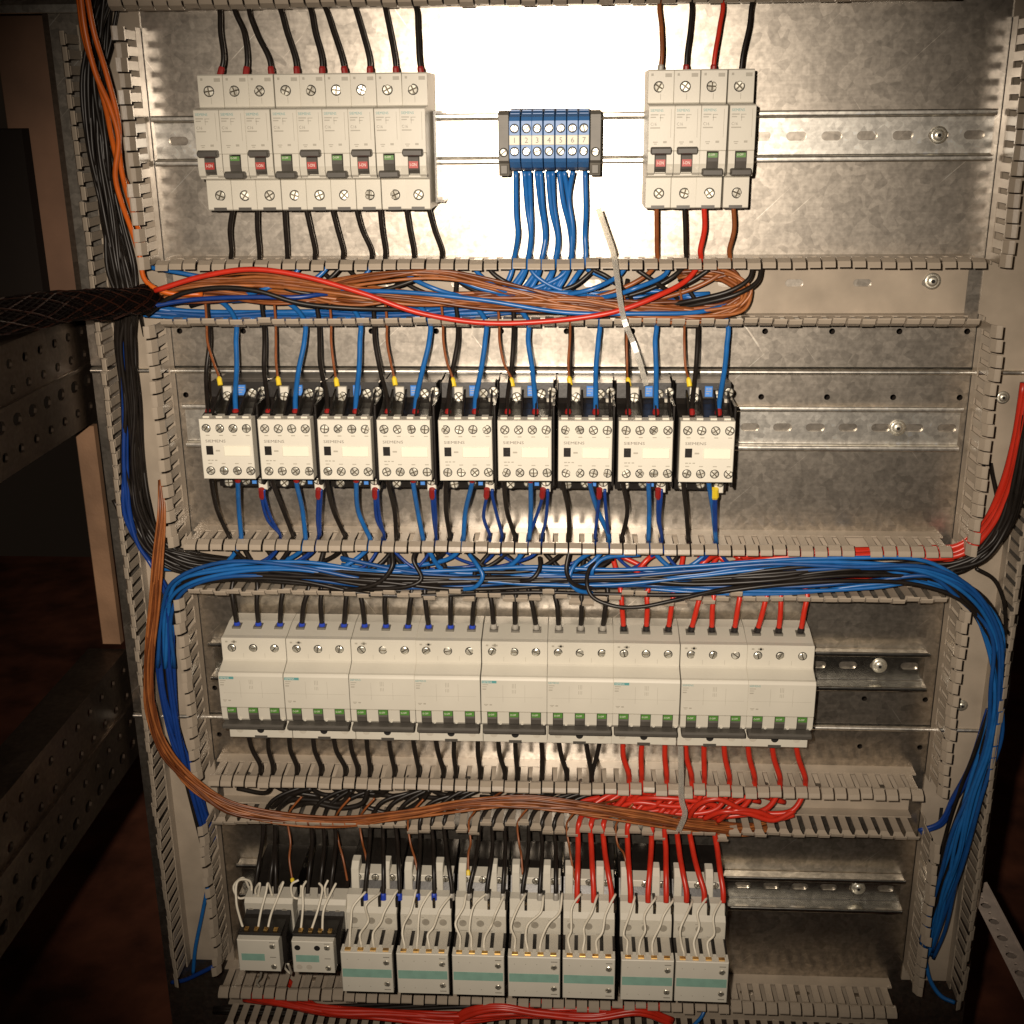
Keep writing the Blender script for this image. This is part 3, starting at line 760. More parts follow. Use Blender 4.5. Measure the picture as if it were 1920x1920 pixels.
# --- top right four
cols = [('wire_brown', 'brown'), ('wire_black', 'black'), ('wire_red', 'red'), ('wire_brown', 'brown')]
rx = [1238, 1286, 1337, 1389]; r0 = [1237, 1298, 1352, 1410]
for i in range(4):
    cm = ['wire_brown', 'wire_black', 'wire_red', 'wire_black'][i]
    g = gapw(r0[i], 0, 30, 67, (-62, 520))
    wire([off(g, R(-15, 15), 14, 16), g, ((rx[i]+r0[i]*2)/3+R(-3, 3), 50, 36), (rx[i]+3, 100, 40), (rx[i], 133, 41)], 1.6, cm,
         f'{cm[5:]} wire entering the {ORD[i]} of the four right-hand breakers from above', 'wires above the four right breakers', f1='ferrule_grey' if i == 0 else 'ferrule_red' if i < 3 else None, fl=4)
rb = [(1231, 1231, 1231), (1283, 1282, 1280), (1320, 1318, 1307), (1375, 1372, 1358)]
RED_IN = None
for i in range(4):
    cm = cols[i][0]; g = gapw(rb[i][2], 490, 29, -105)
    tail = [off(g, -5, -10, 24), off(g, -25, -22, 22), off(g, -70, -34, 24)]
    if i == 2: tail = [(1285, 522, 34), (1230, 555, 44), (1150, 585, 49), (1030, 602, 50), (900, 605, 50), (780, 585, 50), (680, 550, 50), (560, 516, 50), (470, 505, 50), (380, 518, 50), (290, 545, 52)]
    wire([(rb[i][0], 386, 40), (rb[i][1], 430, 36), (rb[i][2], 470, 32), g]+tail, 1.75 if i != 2 else 2.0, cm,
         ['brown wire leaving the first of the four right-hand breakers', 'black wire leaving the second of the four right-hand breakers', 'long bright red wire swooping through the upper duct from the third right breaker', 'brown wire leaving the fourth of the four right-hand breakers'][i], 'wires below the four right breakers')
# --- blue wires out of the terminal blocks
bt = [[(967, 325), (972, 400), (979, 440), (971, 482)], [(983, 325), (991, 390), (1000, 440), (994, 487)], [(992, 325), (998, 380), (1003, 440), (997, 487)],
      [(1006, 325), (1014, 380), (1024, 440), (1018, 487)], [(1013, 325), (1019, 385), (1027, 440), (1020, 487)], [(1027, 325), (1034, 395), (1045, 445), (1042, 487)],
      [(1036, 325), (1039, 380), (1049, 450), (1045, 487)], [(1048, 325), (1055, 380), (1066, 430), (1067, 487)], [(1057, 325), (1066, 375), (1071, 430), (1069, 487)],
      [(1074, 325), (1067, 370), (1075, 430), (1071, 487)], [(1097, 325), (1099, 400), (1098, 440), (1098, 487)]]
for i, b in enumerate(bt):
    g = gapw(b[3][0], 490, 28, -105); dx = R(-3, 1.5)
    g = (g[0]+R(-.8, .8), g[1], g[2]+R(-6, 6), 'w', g[4])
    wire([(b[0][0], b[0][1]-4, 38), (b[1][0], b[1][1], 34+R(-2, 2)), (b[2][0], b[2][1], 31+R(-2, 2)), g, off(g, -4+dx, -12, 25), off(g, -14+dx*2, -24-R(0, 6), 24), off(g, -34+dx*8, -31-R(0, 6), 15), off(g, -95, -36, 12)], 1.9, 'wire_blue',
         f'{ORD[i]} blue wire from the left hanging below the blue terminals', 'blue wires below the terminal blocks')
# --- contactor row, from above
top = [  # black, brown, blue paths
 ([(391, 640), (386, 700), (389, 755)], [(398, 640), (405, 680), (411, 708)], [(443, 640), (444, 690), (441, 740)]),
 ([(504, 640), (499, 690), (502, 750)], [(516, 640), (517, 680), (521, 708)], [(561, 640), (556, 690), (554, 745)]),
 ([(607, 640), (604, 680), (612, 740)], [(617, 640), (624, 685), (630, 710)], [(670, 640), (671, 690), (668, 745)]),
 ([(715, 640), (718, 690), (726, 750)], [(724, 640), (732, 680), (739, 708)], [(794, 640), (788, 690), (781, 745)]),
 ([(851, 640), (846, 690), (841, 745)], [(841, 640), (843, 680), (849, 710)], [(898, 640), (897, 690), (892, 745)]),
 ([(952, 640), (954, 690), (952, 745)], [(944, 640), (950, 685), (959, 710)], [(1001, 640), (1003, 690), (1003, 745)]),
 ([(1080, 640), (1074, 690), (1067, 745)], [(1063, 640), (1063, 680), (1067, 708)], [(1121, 640), (1117, 690), (1117, 745)]),
 ([(1177, 640), (1178, 690), (1178, 745)], [(1169, 640), (1173, 690), (1177, 710)], [(1230, 640), (1231, 690), (1230, 745)]),
 ([(1306, 640), (1304, 690), (1299, 745)], [(1290, 640), (1289, 690), (1291, 710)], [(1369, 650), (1362, 690), (1350, 745)])]
end = [(390, 442), (503, 554), (614, 667), (727, 779), (840, 891), (952, 1004), (1065, 1117), (1178, 1230), (1297, 1347)]
for i, (bk, br, bl) in enumerate(top):
    pos = ORD[i]
    for (pp, cm, nm, xe, ye, de, rr, fer, d0) in ((bk, 'wire_black', 'black', end[i][0], 778, 72, 1.75, 'ferrule_red', 27), (bl, 'wire_blue', 'blue', end[i][1], 778, 72, 1.95, 'ferrule_red', 29)):
        g = gapw(pp[0][0], 612, d0, -149.5)
        if nm == 'blue': tail = [off(g, -14-R(0, 8), 13, 17), off(g, -50, 16+R(-4, 5), 16), off(g, -110, 14+R(-5, 5), 14)]
        else: tail = [off(g, -2, 14, 20), off(g, R(-18, 6), 28, 12)]
        wire(tail[::-1]+[g, (pp[0][0], pp[0][1], 37), (pp[1][0], pp[1][1], 46), (pp[2][0], pp[2][1], 62), (xe, ye-8, de), (xe, ye+6, de+3)], rr, cm,
             f'{nm} wire with red ferrule entering the top of the {pos} contactor from the left', f'{nm} wires above the contactors', f1=fer, fl=6.5)
    g = gapw(br[0][0], 612, 33, -149.5)
    wire([off(g, -3, 22, 22), g, (br[0][0], br[0][1], 40), (br[1][0], br[1][1], 47), (br[2][0], br[2][1], 52), (br[2][0]+2, br[2][1]+13, 54)], 1.0, 'wire_brown',
         f'thin brown wire with yellow ferrule on the coil of the {pos} contactor from the left', 'thin brown coil wires above the contactors', f1='ferrule_yellow', fl=6, fr=1.9)
# --- contactor row, below
bot = [([(397, 905), (408, 960), (430, 1008)], [(446, 905), (450, 960), (456, 1010)], [(490, 928), (497, 975), (514, 1000)], [(495, 928), (504, 970), (517, 1000)]),
 ([(512, 905), (527, 950), (547, 1006)], [(556, 905), (567, 955), (573, 1010)], [(597, 928), (599, 975), (605, 1002)], [(602, 928), (604, 970), (608, 1002)]),
 ([(613, 905), (625, 960), (645, 1006)], [(668, 905), (670, 960), (690, 1010)], [(703, 928), (707, 975), (721, 1002)], [(708, 928), (714, 970), (724, 1002)]),
 ([(728, 905), (736, 960), (735, 1012)], [(775, 905), (779, 960), (784, 1010)], [(810, 928), (809, 975), (808, 1002)], [(815, 928), (814, 970), (811, 1002)]),
 ([(836, 905), (842, 960), (855, 1008)], [(885, 905), (878, 960), (880, 1010)], [(913, 928), (912, 970), (929, 1003)], [(923, 928), (928, 970), (932, 1004)]),
 ([(945, 905), (955, 960), (975, 1010)], [(995, 905), (1001, 960), (1004, 1008)], [(1018, 928), (1010, 965), (998, 1008)], [(1027, 928), (1026, 975), (1022, 1003)]),
 ([(1055, 905), (1067, 960), (1068, 1012)], [(1106, 905), (1119, 955), (1139, 1003)], [(1124, 928), (1119, 970), (1115, 1008)], [(1134, 928), (1137, 975), (1139, 1003)]),
 ([(1168, 905), (1176, 960), (1165, 1010)], [(1216, 905), (1216, 960), (1213, 1008)], [(1234, 928), (1231, 975), (1235, 1006)], [(1240, 928), (1236, 975), (1239, 1006)]),
 ([(1281, 905), (1283, 960), (1283, 1012)], [(1329, 905), (1333, 960), (1333, 1008)], [(1337, 928), (1336, 970), (1333, 1006)], [(1342, 928), (1339, 970), (1336, 1006)])]
for i, (bk, bl, n1, n2) in enumerate(bot):
    for pp, cm, nm, rr, f0 in ((bk, 'wire_black', 'black', 1.75, None), (bl, 'wire_blue', 'blue', 1.9, 'ferrule_red'), (n1, 'wire_navy', 'first dark blue', 1.35, 'ferrule_red'), (n2, 'wire_navy', 'second dark blue', 1.35, None)):
        navy = 'dark' in nm
        g = gapw(pp[2][0], 1018, R(24, 31), -321.5)
        g = (g[0]+(R(-1.3, 1.3) if navy else 0), g[1], g[2], 'w', g[4])
        s = random.choice((-1, -1, 1))
        tail = [off(g, s*5, -12, 22+R(-4, 6)), off(g, s*R(14, 26), -22-R(0, 8), 18+R(-4, 8)), off(g, s*R(55, 80), -26-R(0, 10), 14+R(0, 10))]
        d0 = 58 if navy else 66
        wire([(pp[0][0], pp[0][1]-10, d0), (pp[0][0], pp[0][1], d0-2), (pp[1][0], pp[1][1], 46), (pp[2][0], pp[2][1], 36), g]+tail, rr, cm,
             f'{nm} wire under the {ORD[i]} contactor from the left', ('dark blue' if navy else nm)+' wires below the contactors', f0=f0 if not (navy and i == 8) else 'ferrule_yellow', fl=9 if navy else 4, fr=1.7 if navy else 1.3)
# --- three-pole breakers, from above
fx = [452, 491, 532, 572, 609, 651, 690, 730, 768, 808, 847, 888, 929, 967, 1009, 1046, 1088, 1129, 1171, 1211, 1254, 1297, 1338, 1380, 1423, 1463, 1508]
sx = [440, 484, 529, 572, 613, 648, 685, 729, 771, 803, 842, 887, 928, 970, 1000, 1043, 1092, 1130, 1172, 1222, 1270, 1310, 1340, 1385, 1432, 1462, 1510]
pole = ['left', 'middle', 'right']
for i in range(27):
    red = i >= 18; k = i//3
    xe = X3[k]+(i % 3-1)*17.28
    ze = -396.8; ye = 1150+(i/26)*12
    g = gapw(sx[i], 1122, 30, -364.5)
    wire([off(g, R(-25, 10), 26, 12), off(g, R(-5, 5), 12, 22), g, (g[0]*0.55+xe*0.45+R(-.7, .7), ze+20, 33, 'w'), (xe, ze-3.0, 31.0, 'w')], 2.15 if red else 2.0, 'wire_red' if red else 'wire_black',
         f'{"thick red" if red else "black"} wire into the {pole[i%3]} pole of the {ORD[k]} three-pole breaker, from above', 'wires above the three-pole breakers',
         f1='ferrule_blue' if i < 12 else 'ferrule_grey' if i < 18 else 'ferrule_black', fl=6.5 if i < 12 else 8, fr=1.3)
# --- three-pole breakers, below
s3 = [465, 503, 542, 587, 625, 656, 687, 729, 774, 816, 852, 896, 934, 966, 1015, 1047, 1098, 1125, 1168, 1204, 1247, 1285, 1320, 1357, 1402, 1447, 1492]
e3 = [480, 520, 563, 607, 648, 670, 691, 735, 777, 822, 863, 905, 949, 970, 1011, 1056, 1100, 1121, 1190, 1212, 1256, 1300, 1322, 1368, 1415, 1460, 1504]
for i in range(27):
    red = i >= 18; k = i//3; yb = 1384+i*0.7
    g = gapw(e3[i], 1462, 30, -533.5)
    if red:
        tail = [off(g, -1, -10, 30), off(g, -10, -24, 30+R(-4, 4)), off(g, -34-R(0, 8), -33+R(-3, 3), 27+R(-5, 5)), off(g, -62-R(0, 25), -22-R(0, 14), 24+R(-4, 4)), off(g, -100, -32, 16)]
    else:
        s = random.choice((-1, -1, 1)); tail = [off(g, s*2, -10, 24), off(g, s*R(8, 18), -20-R(0, 8), 18), off(g, s*R(30, 50), -26-R(0, 8), 13)]
    wire([(s3[i], yb-8, 36), (s3[i]+(e3[i]-s3[i])*0.25, yb+22, 34), (e3[i]-(e3[i]-s3[i])*0.1, 1434+i*0.8, 33), g]+tail, 2.35 if red else 2.0, 'wire_red' if red else 'wire_black',
         f'{"thick red" if red else "black"} wire leaving the {pole[i%3]} pole of the {ORD[k]} three-pole breaker downwards', 'wires below the three-pole breakers')
# --- motor contactors, from above
mt = [(492, 478), (515, 505), (529, 517), (579, 577), (600, 600), (624, 620), (704, 685), (728, 719), (744, 749), (785, 783), (811, 814), (844, 847), (897, 880), (916, 913), (943, 943), (986, 980), (1010, 1012), (1033, 1042),
      (1086, 1082), (1111, 1113), (1141, 1146), (1183, 1182), (1222, 1215), (1242, 1249), (1277, 1287), (1302, 1320), (1336, 1356)]
for i, (a, b) in enumerate(mt):
    red = i >= 18; y0 = 1548+i*0.7
    g = gapw(a, y0, 31, -576.0)
    if red: pre = [off(g, 60, 14, 14), off(g, 26+R(0, 8), 26, 24), off(g, 5, 12, 32)]
    else: pre = [off(g, 70, 22+R(-4, 4), 12), off(g, 34+R(0, 8), 24+R(-3, 3), 20), off(g, 8, 14, 28)]
    ye = 1688 if red else 1682
    small = i < 6
    who = f'the {"first" if i < 3 else "second"} small contactor' if small else f'the {ORD[(i-6)//3]} motor contactor'
    wire(pre+[g, ((a*2+b)/3, y0+30, 50), ((a+b*2)/3, y0+72, 70), (b, ye-16, 79), (b, ye+4, 82)], 2.35 if red else 1.8, 'wire_red' if red else 'wire_black',
         f'{"thick red" if red else "black"} wire down to the {pole[i%3]} pole of {who}', 'wires above the bottom contactors', f1=None if red else ('ferrule_blue' if i in (6, 7, 8, 9, 10) else 'ferrule_grey'), fl=5)
for i, pts in enumerate([[(552, 1560), (546, 1610), (549, 1655)], [(638, 1556), (645, 1610), (655, 1672)], [(686, 1560), (688, 1600), (692, 1640)], [(774, 1562), (780, 1610), (786, 1650)], [(876, 1560), (875, 1600), (878, 1640)],
                         [(968, 1565), (974, 1600), (980, 1640)], [(1075, 1565), (1073, 1600), (1078, 1650)], [(1160, 1565), (1170, 1600), (1178, 1640)]]):
    g = gapw(pts[0][0]-4, 1553, 34, -576)
    wire([off(g, 14, 22, 34), off(g, 4, 10, 36), g, (pts[0][0], pts[0][1]+20, 42), (pts[1][0], pts[1][1], 52), (pts[2][0], pts[2][1], 62)], 0.95, 'wire_brown',
         f'{ORD[i]} thin brown wire from the left dropping from the brown bundle to the bottom contactors', 'thin brown wires to the bottom contactors', f1='ferrule_yellow' if i in (0, 1, 4) else None, fl=4, fr=1.8)
# --- white jumper wires over the bottom contactors
tabs = []
for i in range(7):
    for k in range(3): tabs.append((i, k, XM[i]-15.4+10.3*k))
for i, k, x in tabs:
    x0 = XM[i]-14.6+14.4*k+R(-1.5, 3.5); z0 = -663.6
    wire([(x0+5, z0+44, 72, 'w'), (x0+4.5+R(-1, 2), z0+51+R(-2, 2), 80+R(0, 3), 'w'), (x0-0.5+R(-4, 3.5), z0+45+R(-3, 3), 90+R(0, 6), 'w'), (x0*0.6+x*0.4-1+R(-4.5, 4.5), z0+34+R(-4, 4), 97+R(-2, 7), 'w'), (x-0.6+R(-1.6, 1.6), z0+27, 104+R(-1, 2), 'w'), (x+R(-.6, .6), z0+20.6, 109, 'w'), (x+0.6, z0+19.4, 112.4, 'w')], 1.0, 'wire_white',
         f'thin white jumper over the {ORD[k]} tab of the {ORD[i]} motor contactor', 'white jumper wires of the motor contactors')
wl = [[(470, 1672, 66), (455, 1646, 70), (438, 1662, 74), (448, 1684, 78), (470, 1676, 76), (468, 1652, 74), (446, 1652, 80), (443, 1690, 90), (450, 1722, 100), (460, 1752, 108)],
      [(482, 1690, 80), (479, 1668, 82), (487, 1656, 84), (483, 1686, 82)],
      [(512, 1686, 80), (502, 1656, 84), (499, 1672, 88), (489, 1710, 98), (482, 1752, 108)],
      [(524, 1664, 80), (531, 1654, 82), (520, 1684, 88), (508, 1715, 98), (500, 1752, 108)],
      [(560, 1650, 78), (547, 1658, 80), (550, 1682, 82), (562, 1684, 82), (565, 1660, 80)],
      [(574, 1652, 80), (568, 1664, 86), (568, 1700, 96), (563, 1752, 108)],
      [(598, 1656, 80), (604, 1664, 84), (597, 1702, 96), (581, 1752, 108)],
      [(630, 1656, 80), (620, 1676, 88), (607, 1706, 98), (604, 1752, 108)],
      [(615, 1650, 78), (609, 1664, 82), (611, 1684, 82)],
      [(490, 1818, 70), (488, 1832, 60), (482, 1842, 52), (486, 1850, 46)], [(540, 1800, 78), (534, 1814, 72), (545, 1826, 70), (540, 1806, 84)]]
for i, p in enumerate(wl):
    wire(p, 1.0, 'wire_white', f'{ORD[i]} thin white wire looping at the two small contactors', 'white wires of the small contactors')

def bundle(ctr, n, spread, r, m, label, group, dspread=None, mixing=0.5, trim=0.0, per=6, sides=7):
    """n separate wires following one centre line; each keeps its own lane and wanders a little"""
    C = world_pts(ctr); ds = spread if dspread is None else dspread
    for q in range(n):
        u = R(-1, 1); v = R(-1, 1); pts = []
        k0 = 0; k1 = len(C)
        if trim and R(0, 1) < trim:
            if R(0, 1) < 0.5: k1 = max(3, int(len(C)*R(0.55, 0.95)))
            else: k0 = min(len(C)-3, int(len(C)*R(0.05, 0.35)))
        for i in range(k0, k1):
            t = Vector(C[min(i+1, len(C)-1)])-Vector(C[max(i-1, 0)])
            nx, nz = -t.y, t.x; L = math.hypot(nx, nz) or 1
            sp = spread[i] if isinstance(spread, (list, tuple)) else spread
            dd = ds[i] if isinstance(ds, (list, tuple)) else ds
            a = (u*(1-mixing)+R(-1, 1)*mixing)*sp; b = (v*(1-mixing)+R(-1, 1)*mixing)*dd
            pts.append((C[i][0]+nx/L*a, C[i][1]+nz/L*a, max(C[i][2]+b, 2.6), 'w'))
        if k1 < len(C): pts[-1] = pts[-1][:2]+(3.0, 'w')
        if k0 > 0: pts[0] = pts[0][:2]+(3.0, 'w')
        mm = m
        if m == 'wire_brown': mm = random.choice(('wire_brown', 'wire_brown_dark', 'wire_brown_light'))
        if m == 'wire_blue': mm = random.choice(('wire_blue', 'wire_blue', 'wire_blue_deep'))
        wire(pts, r*R(0.92, 1.05), mm, label, group, name=m[5:]+'_wire', per=per, n=sides)

# upper duct: deep blue layer, brown tangle, strays in front
bundle([(270, 583, 20), (400, 590, 14), (560, 592, 13), (720, 590, 14), (900, 585, 14), (1060, 572, 15), (1200, 566, 16), (1330, 560, 14)], 12, 5, 1.9, 'wire_blue', 'blue wire lying at the floor of the upper duct', 'blue wires lying in the upper duct', 5, 0.6, 0.5)
bundle([(272, 560, 34), (380, 552, 28), (520, 553, 26), (660, 560, 26), (800, 560, 26), (950, 565, 26), (1100, 572, 26), (1240, 575, 26), (1340, 572, 27), (1392, 556, 28)], 20, 8, 1.2, 'wire_brown', 'thin brown wire in the tangled bundle of the upper duct', 'brown wires in the upper duct', 9, 0.62, 0.45)
for q in range(15):
    x0 = [498, 560, 610, 655, 700, 745, 790, 835, 880, 925, 1000, 1060, 1120, 1190, 1250][q]+R(-12, 12); g = gapw(x0, 495, R(20, 30), -105); sg = random.choice((-1, 1)) if x0 < 1100 else -1; cm = 'wire_blue' if q % 3 else 'wire_black'
    wire([off(g, 0, -3, 24), off(g, sg*R(4, 9), -11, 27), off(g, sg*R(18, 28), -20, 30+R(-4, 8)), off(g, sg*R(44, 62), -27, 26), off(g, sg*90, -33, 10)], 1.75, cm,
         f'{ORD[q]} from the left of the short arcs bent over the upper duct, {cm[5:]}', 'short arcs bent over the upper duct')
bundle([(272, 552, 40), (360, 532, 36), (480, 524, 34), (620, 540, 36), (780, 558, 36), (930, 565, 36), (1080, 572, 36), (1220, 588, 36), (1330, 590, 36), (1390, 572, 34), (1396, 545, 30), (1372, 520, 24), (1330, 511, 20), (1270, 514, 16)], 20, 6, 1.25, 'wire_brown', 'thin brown wire looping back at the right end of the upper duct tangle', 'brown wires looping in the upper duct', 6, 0.5, 0.3)
bundle([(560, 545, 30), (700, 520, 34), (820, 517, 34), (960, 545, 36), (1120, 578, 36), (1300, 585, 34)], 9, 6, 1.2, 'wire_brown', 'thin brown wire crossing over the middle of the upper duct', 'brown wires crossing in the upper duct', 5, 0.5)
for i, p in enumerate([[(262, 578, 48), (360, 562, 44), (470, 557, 44), (560, 557, 42), (600, 552, 36), (640, 548, 24)], [(640, 545, 38), (760, 548, 42), (900, 562, 44), (1060, 586, 44), (1200, 588, 44), (1310, 585, 40), (1370, 570, 30)],
                       [(275, 500, 24), (340, 512, 26), (420, 528, 22), (520, 560, 16)], [(1100, 505, 26), (1160, 535, 24), (1185, 560, 18), (1200, 590, 12)], [(830, 505, 26), (900, 535, 30), (1000, 545, 32), (1100, 552, 30)]]):
    wire(p, 1.7, 'wire_blue' if i else 'wire_navy', ['dark blue wire lying across the left half of the brown tangle', 'long blue wire crossing the brown tangle from middle to right', 'blue wire slanting down at the left end of the upper duct', 'blue wire curling down beside the cable tie in the upper duct', 'blue wire slanting left to right under the terminal wires in the duct'][i], 'stray blue wires in the upper duct')
for i, p in enumerate([[(275, 590, 44), (320, 558, 46), (400, 540, 46), (480, 545, 46), (560, 568, 44), (660, 578, 40), (760, 580, 30)], [(1412, 500, 30), (1405, 522, 34), (1370, 545, 36), (1290, 565, 32), (1210, 580, 20)], [(1428, 502, 30), (1420, 528, 36), (1380, 552, 40), (1300, 572, 34), (1230, 585, 22)],
                       [(1110, 505, 26), (1140, 520, 28), (1180, 555, 22), (1195, 590, 12)], [(1195, 506, 26), (1230, 530, 26), (1270, 560, 18), (1280, 585, 10)], [(1330, 505, 28), (1290, 530, 28), (1210, 560, 22), (1150, 575, 12)]]):
    wire(p, 1.8, 'wire_black', ['black wire arching over the left end of the brown tangle', 'upper of two black wires curving in at the right end of the tangle', 'lower of two black wires curving in at the right end of the tangle', 'black wire curling behind the cable tie in the upper duct', 'black wire crossing the duct below the first right-hand breaker', 'black wire slanting left below the four right-hand breakers'][i], 'stray black wires in the upper duct')

# middle duct: blacks below, blues on top, both turning into the right duct
bundle([(230, 930, 22), (262, 1005, 22), (330, 1055, 22), (430, 1068, 20), (600, 1075, 18), (800, 1085, 18), (1000, 1085, 18), (1200, 1085, 20), (1400, 1078, 24), (1560, 1065, 28), (1700, 1068, 30), (1800, 1060, 34), (1870, 1000, 38), (1905, 900, 44), (1932, 780, 50), (1955, 640, 54)], 18, 7, 1.75, 'wire_black', 'black wire running along the floor of the middle duct', 'black wires in the middle duct', 6, 0.4, 0.6)
bundle([(315, 1250, 26), (318, 1150, 28), (340, 1095, 34), (420, 1068, 36), (560, 1072, 34), (700, 1088, 32), (850, 1090, 30), (1000, 1085, 30), (1150, 1088, 32), (1300, 1082, 36), (1450, 1068, 42), (1600, 1062, 44), (1730, 1072, 44), (1812, 1112, 42), (1858, 1190, 38), (1870, 1290, 36), (1858, 1380, 34), (1832, 1470, 32), (1800, 1560, 32), (1774, 1650, 28), (1750, 1735, 20), (1738, 1790, 10)], 6, 10, 1.7, 'wire_blue', 'blue wire running the length of the middle duct and turning down', 'long blue wires in the middle duct', 6, 0.4)
bundle([(318, 1160, 24), (336, 1100, 30), (420, 1078, 34), (560, 1078, 34), (700, 1092, 34), (850, 1096, 32), (1000, 1090, 32), (1150, 1092, 32), (1300, 1090, 36), (1450, 1080, 42), (1600, 1072, 42), (1730, 1080, 40), (1812, 1120, 38), (1862, 1200, 34), (1870, 1290, 30), (1850, 1400, 26), (1808, 1520, 20), (1772, 1640, 12), (1745, 1740, 6)], 13, 9, 1.7, 'wire_black', 'black wire woven among the blue ones in the middle duct', 'black wires among the blue strand', 7, 0.4)
bundle([(640, 1048, 20), (760, 1068, 26), (900, 1082, 30), (1040, 1084, 30), (1180, 1094, 30), (1340, 1100, 34), (1500, 1104, 36), (1640, 1090, 40), (1745, 1082, 42), (1820, 1120, 40), (1862, 1200, 38), (1874, 1300, 40), (1862, 1400, 40), (1836, 1500, 40), (1800, 1610, 36), (1768, 1700, 26), (1742, 1780, 12)], 3, 7, 1.7, 'wire_blue', 'blue wire in the lower strand of the middle duct', 'lower blue strand in the middle duct', 5, 0.4)
for i, p in enumerate([[(735, 1035, 36), (735, 1062, 42), (710, 1092, 44), (640, 1108, 40), (560, 1105, 26)], [(780, 1032, 30), (775, 1050, 36), (790, 1085, 40), (770, 1098, 42), (700, 1104, 38), (600, 1102, 24)], [(880, 1040, 30), (895, 1060, 38), (905, 1080, 42), (892, 1100, 42), (840, 1105, 30)],
                       [(1012, 1045, 26), (1012, 1065, 34), (998, 1085, 38), (950, 1092, 30)], [(1068, 1030, 40), (1062, 1070, 46), (1072, 1092, 46), (1100, 1102, 40), (1160, 1096, 26)]]):
    wire(p, 1.75, ['wire_black', 'wire_black', 'wire_blue', 'wire_black', 'wire_black'][i], ['black wire hooking left in front of the middle duct under the fourth contactor', 'black wire hooking left under the fourth contactor, behind the front one', 'blue wire bulging round in the middle duct under the fifth contactor', 'black wire hooking left in the middle duct under the sixth contactor', 'black wire dropping deep into the middle duct under the seventh contactor'][i], 'hooked wires in the middle duct')
for i, p in enumerate([[(1150, 1048, 24), (1110, 1060, 34), (1100, 1090, 44), (1110, 1118, 50), (1150, 1136, 54), (1200, 1138, 54), (1270, 1124, 52), (1360, 1104, 46), (1480, 1092, 34)], [(1110, 1035, 26), (1080, 1055, 34), (1068, 1085, 40), (1080, 1105, 42), (1110, 1112, 36)], [(1200, 1040, 24), (1130, 1048, 30), (1110, 1072, 34), (1118, 1090, 30)]]):
    wire(p, 1.75 if i else 1.6, ['wire_black', 'wire_blue', 'wire_blue'][i], ['black wire looping out over the lower fingers of the middle duct', 'blue wire curving tightly at the centre of the middle duct', 'blue wire bending behind the black loop in the middle duct'][i], 'curling wires at the centre of the middle duct')
for i, (a, b) in enumerate([((1215, 1048), (1180, 1090)), ((1325, 1050), (1290, 1085)), ((1370, 1060), (1330, 1092))]):
    wire([(a[0]+20, a[1]-10, 16), (a[0], a[1], 24), (b[0], b[1], 24), (b[0]-20, b[1]+16, 14)], 2.2, 'wire_red', f'{ORD[i]} short red cable showing between blue wires in the middle duct', 'red cables in the middle duct')
# flat red cables entering from the right
bundle([(1380, 1050, 16), (1470, 1042, 20), (1560, 1038, 22), (1640, 1038, 22), (1740, 1038, 24), (1800, 1030, 28), (1850, 990, 32), (1888, 920, 38), (1912, 830, 44), (1930, 720, 48)], 5, 5, 2.5, 'wire_red', 'thick red cable coming in from the right edge to the middle duct', 'red cables entering at the right', 5, 0.3)
bundle([(1530, 1080, 13), (1620, 1082, 13), (1720, 1076, 16), (1790, 1056, 22)], 4, 3.5, 2.4, 'wire_red', 'red cable lying low at the right end of the middle duct', 'red cables low in the middle duct', 2, 0.3)
bundle([(1760, 1070, 30), (1840, 1045, 38), (1890, 985, 42), (1915, 900, 46), (1935, 780, 50)], 7, 6, 2.0, 'wire_black', 'black cable sweeping up along the right edge', 'black cables at the right edge', 8, 0.35)
wire([(1830, 1066, 34), (1862, 1085, 34), (1880, 1120, 34), (1886, 1170, 32), (1880, 1240, 28)], 1.6, 'wire_black', 'single black wire bowed out right of the blue bundle', 'single wires in the right duct')

# left duct: black bundle, orange pair, brown bundle
bundle([(196, -10, 26), (184, 60, 26), (180, 160, 26), (190, 280, 26), (208, 400, 28), (228, 500, 32), (238, 560, 36), (238, 640, 30), (244, 760, 26), (250, 860, 24), (262, 950, 24), (296, 1020, 24), (360, 1052, 22), (470, 1062, 18)], 34, 8.5, 1.6, 'wire_black', 'black wire in the thick bundle down the left duct', 'black wires down the left duct', 12, 0.3, 0.25)
bundle([(236, 640, 30), (238, 760, 32), (238, 880, 32), (242, 960, 32), (262, 1020, 30), (292, 1062, 30), (318, 1120, 28), (322, 1240, 24), (338, 1380, 22), (372, 1520, 20), (398, 1600, 10)], 3, 4, 1.8, 'wire_navy', 'blue wire along the left side of the black bundle, left duct', 'blue wires in the left duct', 5, 0.35)
bundle([(296, 1180, 18), (306, 1290, 18), (332, 1390, 18), (362, 1470, 18), (384, 1530, 14), (402, 1575, 10)], 5, 5, 1.9, 'wire_navy', 'blue wire in the strand behind the brown bundle, left duct', 'blue strand low in the left duct', 3, 0.35)
bundle([(306, 1140, 14), (318, 1300, 13), (352, 1440, 13), (388, 1580, 13)], 6, 5, 1.8, 'wire_black', 'black wire low in the left duct behind the blue strand', 'black wires low in the left duct', 3, 0.3)
wire([(390, 1660, 8), (378, 1720, 8), (366, 1780, 8), (362, 1825, 8)], 1.8, 'wire_blue', 'single blue wire near the foot of the left duct', 'single wires in the left duct')
wire([(400, 1812, 10), (372, 1826, 10), (345, 1838, 8), (322, 1842, 4)], 2.0, 'wire_navy', 'blue wire leaving the foot of the left duct sideways', 'single wires in the left duct')
